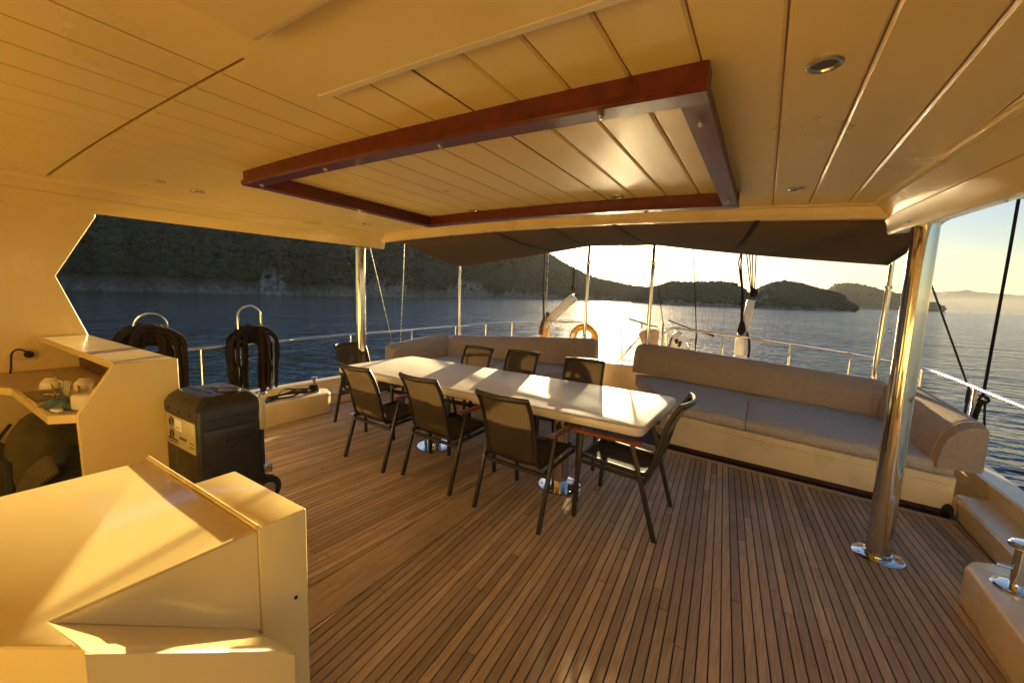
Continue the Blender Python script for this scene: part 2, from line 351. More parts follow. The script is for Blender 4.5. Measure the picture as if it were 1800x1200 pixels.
def hill(name, label, azs, shore, ridge, elev, mat='hill', na=220, nr=34, amp=.06, scrub=0, ssize=(1.2, 3.2), rockh=5.0, back=1.5, seed=0, scrublabel=''):
    """polar terrain seen from the boat: shore distance, ridge distance and ridge height angle along the azimuth"""
    A = np.linspace(azs[0], azs[-1], na); T = np.r_[np.linspace(0, 1, nr), np.linspace(1.08, back, 8)]
    V = []; K = []; sh = []; 
    for a in A:
        rs, rg, el = lerp(a, azs, shore), lerp(a, azs, ridge), lerp(a, azs, elev)
        ca, sa = math.cos(R(90-a)), math.sin(R(90-a))
        rs *= 1+.035*fbm(a*.35, seed, 1)
        H = 3.35+math.tan(R(el))*rg
        for t in T:
            rad = rs+(rg-rs)*t; x, y = ca*rad, sa*rad
            if t <= 1: z = H*(.10*min(1, t*14)+.90*math.sin(t*math.pi/2)**1.15)
            else: z = H*max(0, 1-((t-1)/(back-1))**1.4)
            nz = fbm(x*.012+seed, y*.012, 1, 6)
            z += nz*H*amp*min(1, t*6)*(1 if t < .97 else .35)
            if t == 0: z = -.6
            rk = 1 if z < rockh*max(.12, 1+2.4*fbm(a*.22, 5+seed, 1)+.6*fbm(a*1.1, 9+seed, 1)) else 0
            if rk and t > 0: z += .5*fbm(x*.22, y*.22, 1, 4)
            V.append((x, y, SEA+z)); K.append(rk)
    nt = len(T); F = [(i*nt+j, i*nt+j+1, (i+1)*nt+j+1, (i+1)*nt+j) for i in range(na-1) for j in range(nt-1)]
    me = bpy.data.meshes.new(name); me.from_pydata(V, [], F); me.update()
    at = me.attributes.new('rock', 'FLOAT', 'POINT'); at.data.foreach_set('value', [float(k) for k in K])
    for p in me.polygons: p.use_smooth = True
    o = link(name, me, mat); tag(o, label, kind='structure')
    if scrub:
        P = []; Z = []
        G = np.array(V).reshape(na, nt, 3); KK = np.array(K).reshape(na, nt)
        while len(P) < scrub:
            i = rng.uniform(0, na-1.01); j = 1+(nr+1)*rng.random()**1.35 if rng.random() > .10 else rng.uniform(nr-2, nr)
            i0, j0 = int(i), int(j); fi, fj = i-i0, j-j0
            p = (G[i0, j0]*(1-fi)+G[i0+1, j0]*fi)*(1-fj)+(G[i0, j0+1]*(1-fi)+G[i0+1, j0+1]*fi)*fj
            if KK[i0, j0] and rng.random() > .12: continue
            d = fbm(p[0]*.03, p[1]*.03, 1, 3)
            if d < -.15 and rng.random() > .45: continue
            P.append(p); Z.append(rng.uniform(*ssize)*(rng.uniform(1.2, 1.9) if j > nr-3 and rng.random() < .35 else 1))
        mass(name.replace('hill', 'scrub') if 'hill' in name else name+'_scrub', np.array(P), Z, scrublabel)
    return o
hill('wooded_hill', 'steep dark wooded hillside with a pale rocky shore rising across the bay',
     [-112, -90, -78, -66, -55, -47, -40, -35, -30, -27.8, -24.2, -20.3, -15.7, -12],
     [215, 205, 205, 200, 200, 255, 330, 420, 500, 530, 590, 640, 620, 600],
     [400, 400, 400, 400, 400, 430, 490, 560, 620, 640, 690, 730, 700, 680],
     [13, 15, 15.5, 15, 14, 12.2, 10.2, 8.3, 6.9, 6.1, 4.15, 2.6, 1.75, 1.45], na=420, nr=40, amp=.05, scrub=52000, ssize=(.55, 1.9), rockh=5.2, scrublabel='dense dark scrub and trees covering the steep hillside')
hill('low_island', 'low wooded island with a rocky shore joined to the foot of the hill',
     [-15.5, -13, -10.7, -8, -5.5, -3.5, -2.4, -1.2], [420, 380, 350, 345, 345, 345, 352, 370], [470, 440, 415, 410, 405, 400, 395, 385],
     [.9, 1.5, 2.25, 2.2, 2.3, 2.2, 1.5, .2], na=150, nr=20, amp=.05, scrub=9000, ssize=(.6, 1.5), rockh=3, seed=11, scrublabel='scrub covering the low island')
hill('round_island', 'rounded wooded island with a pale rocky foot standing alone in the sea',
     [-2.2, -1.0, .5, 1.8, 3.5, 5.2, 6.6, 8.5], [365, 350, 345, 345, 350, 360, 372, 395], [385, 395, 405, 410, 412, 412, 410, 405],
     [.1, 1.5, 2.3, 2.45, 2.2, 1.6, 1.2, .0], na=130, nr=20, amp=.05, scrub=9000, ssize=(.6, 1.5), rockh=4, seed=23, scrublabel='scrub covering the rounded island')
hill('hazy_headland', 'hazy grey green headland sloping down to the sea beyond the islands',
     [3, 5.2, 6.5, 7.4, 9, 11, 13, 14.9], [1150, 1120, 1100, 1100, 1100, 1110, 1130, 1180], [1350, 1350, 1350, 1350, 1340, 1320, 1290, 1230],
     [.6, 1.3, 2.2, 2.4, 2.1, 1.5, .95, .1], na=140, nr=16, amp=.03, scrub=7000, ssize=(1.5, 3.5), rockh=3, seed=31, scrublabel='scrub covering the hazy headland')
hill('distant_mountains', 'pale hazy mountain range low on the horizon across open water',
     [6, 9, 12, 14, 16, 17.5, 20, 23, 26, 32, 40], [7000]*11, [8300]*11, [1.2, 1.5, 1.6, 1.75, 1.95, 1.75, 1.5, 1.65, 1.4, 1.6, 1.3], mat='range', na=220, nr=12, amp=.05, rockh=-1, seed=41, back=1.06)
hz = MB(); hz.box((0, 0, (SEA-1+135)/2), (17900, 17900, 135-(SEA-1))); hazeo = hz.build('haze', None, smooth=False); tag(hazeo, 'thin golden evening haze over the whole bay', kind='stuff')
hm = bpy.data.materials.new('evening_haze'); hm.use_nodes = True; hm.node_tree.nodes.remove(hm.node_tree.nodes["Principled BSDF"])
pv = hm.node_tree.nodes.new("ShaderNodeVolumePrincipled"); pv.inputs["Color"].default_value = (.92, .90, .86, 1); pv.inputs["Density"].default_value = 0.5e-4; pv.inputs["Anisotropy"].default_value = .25
hm.node_tree.links.new(pv.outputs[0], hm.node_tree.nodes["Material Output"].inputs["Volume"]); hazeo.data.materials.append(hm)
# ------------------------------------------------------------------ deck of teak planks
deckb = MB(); deckb.box(((CX), 2.0, -.055), (6.46, 9.6, .10))
deck = deckb.build('deck', 'caulk'); tag(deck, 'teak deck of narrow planks with black seams', kind='structure')
PT = .012                                      # plank thickness above the caulk (top at z = 0.0)
def plank(poly, name='plank'):
    b = MB(); b.prism([(x, y, -.0045) for x, y in poly], (0, 0, .0085), .0018, 1)
    o = b.build(name, 'teak', deck, smooth=False); return o
SL = .075; PW = .0485; GAP = .0058; Y0, Y1 = -1.4, 4.46
KE = .125
def clip(poly, a, b, c):                       # keep a*x+b*y <= c
    out = []
    for i in range(len(poly)):
        p, q = poly[i], poly[(i+1) % len(poly)]; dp, dq = a*p[0]+b*p[1]-c, a*q[0]+b*q[1]-c
        if dp <= 0: out.append(p)
        if dp*dq < 0:
            t = dp/(dp-dq); out.append((p[0]+(q[0]-p[0])*t, p[1]+(q[1]-p[1])*t))
    return out
npl = 0
for side in (1, -1):
    for k in range(78):
        xa = -KE*0+KE+.01+k*PW-.12             # distance from the centreline at y = 1.6, right edge runs towards it going aft
        if xa > 3.9: break
        def X(d, y): return d-SL*(y-1.6)
        if X(xa, Y1+.4) > 3.16 and X(xa, 0) > 3.5: continue
        # butt joints
        cuts = [Y0]
        yj = rng.uniform(-.6, 2.6)
        while yj < Y1+.2:
            cuts.append(yj); yj += rng.uniform(2.3, 3.6)
        cuts.append(Y1+.5)
        for ya, yb in zip(cuts[:-1], cuts[1:]):
            if yb-ya < .15: continue
            w = PW-GAP
            poly = [(X(xa, ya+.002), ya+.002), (X(xa+w, ya+.002), ya+.002), (X(xa+w, yb-.0025), yb-.0025), (X(xa, yb-.0025), yb-.0025)]
            # against the king plank the ends are nibbed
            poly = clip(poly, -1, 0, -(KE+.006)); 
            if len(poly) < 3: continue
            poly = clip(poly, 1, 0, 3.205)
            if len(poly) < 3: continue
            # aft margin follows the bench fronts: y = 4.47 - .094*(x-1.075)
            poly = clip(poly, .094, 1, 4.545+.094*.0-.0)
            if len(poly) < 3: continue
            pts = []
            for p in poly:
                if not pts or abs(p[0]-pts[-1][0])+abs(p[1]-pts[-1][1]) > .003: pts.append(p)
            if len(pts) < 3: continue
            ar = abs(sum(pts[i][0]*pts[(i+1) % len(pts)][1]-pts[(i+1) % len(pts)][0]*pts[i][1] for i in range(len(pts))))/2
            if ar < .00012: continue
            # hide nothing behind the camera on the far side
            if side == -1 and max(p[0] for p in pts) > 3.0: pass
            plank([(CX+side*p[0], p[1]) for p in pts]); npl += 1
for s in (1, -1):
    for ya, yb in ((Y0, 4.52),):
        plank([(CX+s*.0012, ya), (CX+s*KE, ya), (CX+s*KE, yb), (CX+s*.0012, yb)], 'king_plank')
    a = [(CX+s*.02, 4.585), (CX+s*3.2, 4.585-.094*3.18), (CX+s*3.2, 4.523-.094*3.18), (CX+s*.02, 4.523)]
    plank([(x, y+.02) for x, y in a], 'margin_plank')
print('planks', npl)

# ------------------------------------------------------------------ roof: ivory planked ceiling, fascias, aft beam
def zr(x): u = x-CX; return 2.356-.006*u-.011*u*u
def xr(y): return lerp(y, [-2, .5, 2.04, 3.56], [.74, .70, .651, .543])       # edge of the ceiling, right side
def xb(y): return lerp(y, [-2, 1.0, 1.8, 2.5, 3.3, 3.6], [1.09, 1.05, .95, .84, .70, .648])  # lower edge of the side fascia
roof = thing('roof', 'ivory planked roof lining with side fascias over the aft deck', None); roof['kind'] = 'structure'
b = MB(); n = 24
for i in range(n):
    xA, xB = mx(1.35)+(1.35-mx(1.35))*i/n, mx(1.35)+(1.35-mx(1.35))*(i+1)/n
    b.prism([(xA, -1.7, zr(xA)+.012), (xB, -1.7, zr(xB)+.012), (xB, -1.7, zr(xB)+.15), (xA, -1.7, zr(xA)+.15)], (0, 5.27, 0))
b.build('roof_slab', 'bulb', roof)
PC = .215; JY = .745
def ceil_plank(xa, xb_, ya, yb):
    ch = .0025 if xb_ < -.9 else .008; g = .0028
    g = .0038 if xb_ < -.9 else g
    xa += g; xb_ -= g; ya += .002; yb -= .002
    def prof(y):
        return [(xa, y, zr(xa)+.012), (xa, y, zr(xa)+ch), (xa+ch, y, zr(xa+ch)), ((xa+xb_)/2, y, zr((xa+xb_)/2)), (xb_-ch, y, zr(xb_-ch)), (xb_, y, zr(xb_)+ch), (xb_, y, zr(xb_)+.012)]
    b = MB(); b.rings([prof(ya), prof(yb)]); b.build('plank', 'ceil', roof, ang=12)
k = -14
xs = [-.015+PC*i for i in range(-19, 4)]
xs = [mx(.70)]+[x for x in xs if mx(.70)+.06 < x < .70-.06]+[.70]
MAT['bead'] = pm('brown_sealant', (0.16, 0.09, 0.03), .7)
for x in xs[1:-1]:
    if x > -.9: continue
    for y0_, y1_ in ((-1.59, JY-.013), (JY+.013, 3.55)) if x < -1.41 else ((-1.59, 3.55),):
        rg = [[(x-.0038, y, zr(x)+.0022), (x+.0038, y, zr(x)+.0022), (x+.0038, y, zr(x)+.011), (x-.0038, y, zr(x)+.011)] for y in (y0_, y1_)]
        b = MB(); b.rings(rg); b.build('joint_bead', 'bead', roof, smooth=False)
for xa, xb_ in zip(xs[:-1], xs[1:]):
    ends = [-1.6, JY, 3.555] if xb_ < -1.40 else [-1.6, 3.555]
    for ya, yb in zip(ends[:-1], ends[1:]):
        xe = xb_; 
        ceil_plank(xa, xe, ya+(.008 if ya == JY else 0), yb-(.008 if yb == JY else 0))
for sgn in (1, -1):
    f = (lambda x: x) if sgn == 1 else mx
    zo = -.006*2*2.5 if sgn == 1 else 0
    rg = []; ys = [-1.6, -.8, 0, .5, 1.0, 1.5, 2.0, 2.5, 2.9, 3.2, 3.45, 3.66]
    for y in ys:                                # moulding along the ceiling edge
        x = xr(y); z = zr(f(x))
        rg.append([(f(x-.012), y, z-.001), (f(x-.006), y, z-.014), (f(x+.018), y, z-.02), (f(x+.026), y, z-.006), (f(x+.02), y, z+.03), (f(x-.01), y, z+.03)])
    b = MB(); b.rings(rg); b.build('edge_moulding', 'ceil', roof)
    for part, (t0, t1) in (('upper_fascia', (0.0, .47)), ('lower_fascia', (.49, 1.0))):
        rg = []
        for y in ys:
            x0, z0 = xr(y)+.024, zr(f(xr(y)))-.012; x1, z1 = xb(y), (2.10 if sgn == 1 else 2.15)
            def pt(t): bow = .018*math.sin(t*math.pi); return (f(x0+(x1-x0)*t+bow), z0+(z1-z0)*t+bow*.3)
            q = [pt(t0+(t1-t0)*i/5) for i in range(6)]
            if part == 'lower_fascia':
                ring = [(a, y, c) for a, c in q]+[(f(x1+.010), y, z1-.012), (f(x1+.10), y, z1-.004), (f(x1+.15), y, z1+.02), (f(x1+.16), y, z1+.06), (f(x1+.22), y, z1+.055), (f(x1+.25), y, z1+.12), (f(x1+.2), y, z1+.3)]
            else:
                ring = [(a, y, c) for a, c in q]+[(f(x1+.1), y, z0-.05), (f(x0+.06), y, z0+.06)]
            rg.append(ring)
        b = MB(); b.rings(rg); b.build(part, 'gel', roof, ang=28)
# aft beam across
rg = []
for i in range(29):
    x = -4.235+(.63+4.235)*i/28; z = zr(x)
    rg.append([(x, 3.557, z+.02), (x, 3.557, z-.008), (x, 3.585, z-.016), (x, 3.59, z-.062), (x, 3.575, z-.066), (x, 3.575, z-.092), (x, 3.62, z-.095), (x, 3.63, z-.02), (x, 3.63, z+.1), (x, 3.6, z+.1)])
b = MB(); b.rings(rg); b.build('aft_beam', 'gelw', roof, ang=25)
# dropped panel in front of the hatch frame
rg = []
for i in range(13):
    x = -1.45+(.1+1.45)*i/12; z = zr(x)
    rg.append([(x, .90, z-.003), (x, .950, z-.003), (x, .950, z-.047), (x, -1.5, z-.047), (x, -1.5, z-.003)])
b = MB(); b.rings(rg); b.build('dropped_panel', 'ceil', roof, ang=12)
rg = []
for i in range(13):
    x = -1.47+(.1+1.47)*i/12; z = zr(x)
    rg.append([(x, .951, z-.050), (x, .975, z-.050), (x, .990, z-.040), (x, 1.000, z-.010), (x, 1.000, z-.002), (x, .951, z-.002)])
b = MB(); b.rings(rg); b.build('lit_edge', 'table', roof, ang=12)  # light on the dropped panel's aft edge, put in as a paler cream
b = MB(); b.prism([(-1.26, .66, zr(-1.1)-.0505), (-.30, .66, zr(-1.1)-.0505), (-.36, .60, zr(-1.1)-.11), (-1.20, .60, zr(-1.1)-.11)], (0, -.9, 0), .012)
b.build('cable_box', 'ceil', roof)

# mahogany hatch frame
hf = thing('hatch_frame', 'red mahogany frame with pale lower edge bolted to the planked ceiling', 'hatch frame', (-1.595, 2.2, 2.3))
def rail_x(y, x0, x1, w, name):
    off = Vector((-1.595, 2.2, 2.3)); rg = []; rg2 = []
    for i in range(15):
        x = x0+(x1-x0)*i/14; z = zr(x)
        rg.append([Vector(p)-off for p in ((x, y-w/2, z-.001), (x, y-w/2, z-.062), (x, y+w/2, z-.062), (x, y+w/2, z-.001))])
        rg2.append([Vector(p)-off for p in ((x, y-w/2-.014, z-.0625), (x, y-w/2-.016, z-.082), (x, y-w/2-.006, z-.092), (x, y+w/2+.004, z-.092), (x, y+w/2+.006, z-.0625))])
    b = MB(); b.rings(rg); o = b.build(name, 'maho', hf, ang=20)
    b = MB(); b.rings(rg2); o2 = b.build('lower_lip', 'maho', o, ang=20)
    return o
def rail_y(x, y0, y1, w, name):
    off = Vector((-1.595, 2.2, 2.3)); rg = []; rg2 = []
    for i in range(3):
        y = y0+(y1-y0)*i/2; z = zr(x)
        rg.append([Vector(p)-off for p in ((x-w/2, y, z-.001), (x-w/2, y, z-.060), (x+w/2, y, z-.060), (x+w/2, y, z-.001))])
        rg2.append([Vector(p)-off for p in ((x-w/2-.01, y, z-.0605), (x-w/2-.012, y, z-.09), (x+w/2+.012, y, z-.09), (x+w/2+.01, y, z-.0605))])
    b = MB(); b.rings(rg); o = b.build(name, 'maho', hf, ang=20)
    b = MB(); b.rings(rg2); b.build('lower_lip', 'maho', o, ang=20)
    return o
ra = rail_x(1.43, -2.985, -.205, .075, 'rail'); rb = rail_x(3.10, -2.985, -.205, .07, 'rail')
rc = rail_y(-2.945, 1.472, 3.06, .06, 'rail'); rd = rail_y(-.25, 1.472, 3.06, .06, 'rail')
off = Vector((-1.595, 2.2, 2.3))
for x, y, p in ((-.55, 1.43, ra), (-1.3, 1.43, ra), (-2.15, 1.43, ra), (-2.85, 1.44, ra), (-.25, 1.62, rd), (-.25, 2.9, rd), (-.8, 3.10, rb), (-2.0, 3.1, rb)):
    b = MB(); b.lathe([(.013, 0), (.013, -.006), (.007, -.014), (.001, -.015)], Vector((x, y, zr(x)-.0905))-off, 10); b.build('bolt', 'steel2', p)
# recessed downlights
for x, y, lab in ((.086, 1.546, 'large round recessed downlight in the ceiling planks nearest the camera'), (.104, 3.06, 'round recessed downlight by the aft beam outside the mahogany frame, starboard'),
                  (-3.84, 1.457, 'small recessed downlight in the port ceiling ahead of the mahogany frame corner'), (-3.79, 3.0, 'small recessed downlight by the port roof corner above the steel post'),
                  (-2.31, 3.0, 'recessed downlight inside the frame near its far port corner'), (-.982, 2.98, 'recessed downlight inside the frame near the middle of its far rail')):
    t = thing('downlight', lab, 'ceiling light', (x, y, zr(x)), 0, 'recessed downlights in the roof')
    b = MB(); r_ = .046
    b.rings([[(q*math.cos(a*math.pi/16), q*math.sin(a*math.pi/16), z) for a in range(32)] for q, z in ((r_, -.001), (r_, -.006), (r_*.92, -.009), (r_*.76, -.008), (r_*.70, -.002))], caps=False)
    b.build('ring', 'steel2', t)
    b = MB(); b.rings([[(q*math.cos(a*math.pi/16), q*math.sin(a*math.pi/16), z) for a in range(32)] for q, z in ((r_*.705, -.0022), (r_*.4, -.0035))], caps=True); b.build('lens', 'lens', t)

# ------------------------------------------------------------------ port bulkhead with its angled opening, forward bulkhead
XW = mx(1.08)
b = MB()
b.prism([(XW, -1.6, 0), (XW, .90, 0), (XW, .955, 1.10), (XW, .966, 1.158), (XW, .815, 1.626), (XW, 1.065, 2.114), (XW, 1.05, 2.33), (XW, -1.6, 2.33)], (-.10, 0, 0), .004, 1)
w = b.build('bulkhead_wall', 'gel'); tag(w, 'tall ivory side bulkhead whose aft edge is cut to an angled point', 'wall')
b = MB(); b.box((CX, -1.66, 1.17), (5.8, .1, 2.33)); w = b.build('forward_bulkhead', 'gel'); tag(w, 'plain ivory bulkhead closing the forward end of the deck', 'wall')
# ------------------------------------------------------------------ bulwarks, hull
def bulwark(sgn, label):
    f = (lambda x: x) if sgn == 1 else mx
    t = thing('bulwark', label, 'bulwark', (f(1.5), 2, 0), 0, 'side bulwarks of the aft deck'); o = Vector((f(1.5), 2, 0))
    ys = [-1.6, 0, 1.5, 3, 4.0, 4.55] 
    def P(x, y, z): return Vector((f(x), y, z))-o
    b = MB(); b.rings([[P(1.41, y, -.01), P(1.41, y, .125), P(1.385, y, .14), P(1.385, y, .165), P(1.40, y, .18), P(1.6, y, .185), P(1.6, y, -.01)] for y in (-1.6, 2, 4.40)]); b.build('step', 'gelw', t, ang=25)
    ys = [-1.6, 1.5, 3, 4.5, 5.4, 6.0, 6.5]; xo = [0, 0, 0, -.02, -.06, -.14, -.3]
    b = MB(); b.rings([[P(1.60+d, y, -.3), P(1.60+d, y, .275+.03*max(0, y-4.5)), P(1.72+d, y, .275+.03*max(0, y-4.5)), P(1.70+d, y, -.3)] for y, d in zip(ys, xo)]); b.build('side', 'gelw', t)
    b = MB(); b.rings([[P(1.585+d, y, .276+.03*max(0, y-4.5)), P(1.585+d, y, .30+.03*max(0, y-4.5)), P(1.60+d, y, .31+.03*max(0, y-4.5)), P(1.745+d, y, .31+.03*max(0, y-4.5)), P(1.76+d, y, .295+.03*max(0, y-4.5)), P(1.76+d, y, .276+.03*max(0, y-4.5))] for y, d in zip(ys, xo)]); b.build('cap_rail', 'gelw', t)
    b = MB(); b.rings([[P(1.705+d, y, .27), P(1.73+d, y, .27), P(1.55+d*2, y, -2.2), P(1.5+d*2, y, -2.2)] for y, d in zip(ys, xo)]); b.build('hull_side', 'hull', t)
    b = MB(); b.lathe([(.0, 0), (.055, 0), (.055, .004), (.03, .02), (.001, .022)], P(1.36, 4.385, .04), 14, axis=Vector((-f(1)+f(0), -.4, .2)).normalized()); b.build('scupper', 'blackcab', t)
bulwark(1, 'starboard side bulwark with a moulded step and pale cap rail'); bulwark(-1, 'port side bulwark under the rail with the hanging rope coils')
# stern deck and transom
b = MB(); pts = [(mx(1.45), 4.3), (1.45, 4.3), (1.42, 5.8), (1.2, 6.6), (.3, 6.95), (CX, 7.05), (mx(.3), 6.95), (mx(1.2), 6.6), (mx(1.42), 5.8)]
b.prism([(x, y, -.012) for x, y in pts], (0, 0, -.25)); o = b.build('stern_deck', 'gelw'); tag(o, 'pale stern deck behind the lounge benches', kind='structure')
b = MB(); pts2 = [(1.38, 6.3), (.9, 6.62), (.3, 6.84), (-1.45, 6.92)]
tr = thing('stern_bulwark', 'low cream stern bulwark either side of the gangway opening', 'bulwark', (CX, 6.5, 0)); o = Vector((CX, 6.5, 0))
for sgn in (1, -1):
    f = (lambda x: x) if sgn == 1 else mx
    b = MB(); b.rings([[Vector((f(x), y, -.02))-o, Vector((f(x), y, .36))-o, Vector((f(x)+.0, y+.10, .36))-o, Vector((f(x), y+.10, -.02))-o] for x, y in pts2]); b.build('side', 'gelw', tr)
    b = MB(); b.rings([[Vector((f(x), y-.02, .362))-o, Vector((f(x), y-.02, .39))-o, Vector((f(x)+.0, y+.13, .39))-o, Vector((f(x), y+.13, .362))-o] for x, y in pts2]); b.build('cap_rail', 'gelw', tr)
b = MB(); b.box(Vector((CX, 6.2, .27))-o, (.96, .14, .66), .03); b.build('threshold', 'gelw', tr)
b = MB(); b.box(Vector((CX, 5.55, .09))-o, (.56, .9, .2), .02); b.build('gangway_step', 'gelw', tr)

# ------------------------------------------------------------------ steel posts, awning and its poles
def post(x, lab):
    t = thing('roof_post', lab, 'post', (x, 3.377, 0), 0, 'steel posts carrying the roof')
    b = MB(); b.tube([(0, 0, .0), (0, 0, .55), (0, 0, 2.13)], .064, 24); b.build('tube', 'steel', t)
    b = MB(); b.lathe([(.135, .0), (.135, .006), (.128, .010), (.07, .012)], n=32); b.build('base_plate', 'steel', t)
    b = MB(); b.rings([[(q*math.cos(a*math.pi/12), q*math.sin(a*math.pi/12), z) for a in range(24)] for q, z in ((.0642, .012), (.074, .014), (.073, .03), (.0642, .034))], caps=False); b.build('weld_collar', 'steel', t)
    for a in range(6):
        b = MB(); b.lathe([(.009, .0), (.009, .003), (.004, .005), (.0005, .0052)], (.105*math.cos(a*1.047+.3), .105*math.sin(a*1.047+.3), .0095), 8); b.build('bolt', 'steel2', t)
    s = 1 if x > CX else -1
    b = MB(); b.box((-s*.0, 0, 2.118), (.17, .15, .010), .003); b.build('top_bracket', 'steel2', t)
    return t
post(.767, 'thick polished steel roof post standing on the deck beside the starboard lounge'); post(mx(.767), 'polished steel roof post beyond the table beside the port rail')
PY = 5.72
def pole_y(x): return lerp(x, [-4.71, -2.334, -1.377, 1.09], [5.72, 5.885, 5.885, 5.72])
poleX = [(-4.71, 2.115, 'slim steel awning pole at the port corner of the awning'), (-2.334, 2.397, 'slim steel awning pole on the port side of the gangway gap'), (-1.377, 2.379, 'slim steel awning pole on the starboard side of the gangway gap'), (1.09, 2.085, 'slim steel awning pole at the starboard corner of the awning')]
for i, (x, zt, lab) in enumerate(poleX):
    t = thing('awning_pole', lab, 'pole', (x, pole_y(x)+.02, 0), 0, 'steel poles holding the awning edge')
    zj = zt-.25
    lean = .03 if x > .5 else (-.03 if x < -4 else 0)
    b = MB(); b.tube([(-lean, 0, -.02 if lean else .55), (0, 0, zj)], .027, 16); b.build('tube', 'steel', t)
    b = MB(); b.tube([(0, 0, zj+.0005), (0, 0, zt-.01)], .021, 14); b.build('upper_tube', 'steel', t)
    b = MB(); b.lathe([(.031, 0), (.032, .004), (.032, .03), (.023, .036)], (0, 0, zj-.028), 16); b.build('collar', 'steel', t)
    b = MB(); b.tube(arc((0, 0, zt+.005), .018, 0, 360, 12)[:-1], .0045, 8, closed=True); b.build('eye', 'steel', t)
    if i == 3:
        b = MB(); b.tube(arc((.058, 0, 1.36), .022, 0, 360, 14)[:-1], .005, 8, closed=True); b.tube([(.02, 0, 1.36), (.036, 0, 1.36)], .005, 8); b.build('ring_pin', 'steel2', t)
# awning cloth
def awn(u, v):
    X0, X1 = -3.97, .92
    xe = [-4.69, -2.334, -1.377, 1.06]; ze = [2.09, 2.389, 2.372, 2.06]
    xa = X0+(X1-X0)*u; za = zr(xa)-.088
    xb2 = -4.69+(1.06+4.69)*u; zb = lerp(xb2, xe, ze)
    sc = 0
    for p, q in zip(xe[:-1], xe[1:]):
        if p <= xb2 <= q: s = (xb2-p)/(q-p); zb += -.02*math.sin(math.pi*s)*(q-p)/2.4; sc = .05*math.sin(math.pi*s)*(q-p)/2.4
    y = 3.605+(pole_y(xb2)-sc-3.605)*v
    sag = -.045*math.sin(math.pi*v)*(0.5+.5*math.sin(math.pi*u))
    wr = .006*noise.noise(Vector((u*9, v*3, 1)))*math.sin(math.pi*v)
    return Vector((xa+(xb2-xa)*v, y, za+(zb-za)*v+sag+wr))
aw = thing('awning', 'dark brown cloth awning stretched from the roof edge to the stern poles', 'awning', (CX, 4.7, 2.2)); ao = Vector((CX, 4.7, 2.2))
NU, NV = 72, 14
b = MB(); V = [[b.bm.verts.new(awn(i/NU, j/NV)-ao) for j in range(NV+1)] for i in range(NU+1)]
for i in range(NU):
    for j in range(NV): b.bm.faces.new((V[i][j], V[i+1][j], V[i+1][j+1], V[i][j+1]))
o = b.build('cloth', 'awn', aw, ang=80); sm = o.modifiers.new('thickness', 'SOLIDIFY'); sm.thickness = .003
b = MB(); b.tube([awn(i/NU, 1)-ao-Vector((0, 0, .004)) for i in range(NU+1)], .011, 8); b.build('hem', 'awn', aw)
for u0_, u1_ in ((.44, .4209), (.565, .5826), (.30, .325), (.79, .74)):
    b = MB(); rg = []
    for j in range(NV+1):
        u = u0_+(u1_-u0_)*j/NV; p = awn(u, j/NV)-ao-Vector((0, 0, .004)); rg.append([p+Vector((-.022, 0, 0)), p+Vector((.022, 0, 0)), p+Vector((.022, 0, -.006)), p+Vector((-.022, 0, -.006))])
    b.rings(rg); b.build('webbing_strap', 'awn', aw)
for u in (0.0, 1.0):
    b = MB(); e = awn(u, 1)-ao; q = Vector(((-4.71 if u == 0 else 1.09), PY+.02, 2.115 if u == 0 else 2.085))-ao
    b.tube([e, (e+q)/2+Vector((0, 0, -.004)), q], .005, 6); b.build('tie', 'ropeb', aw)

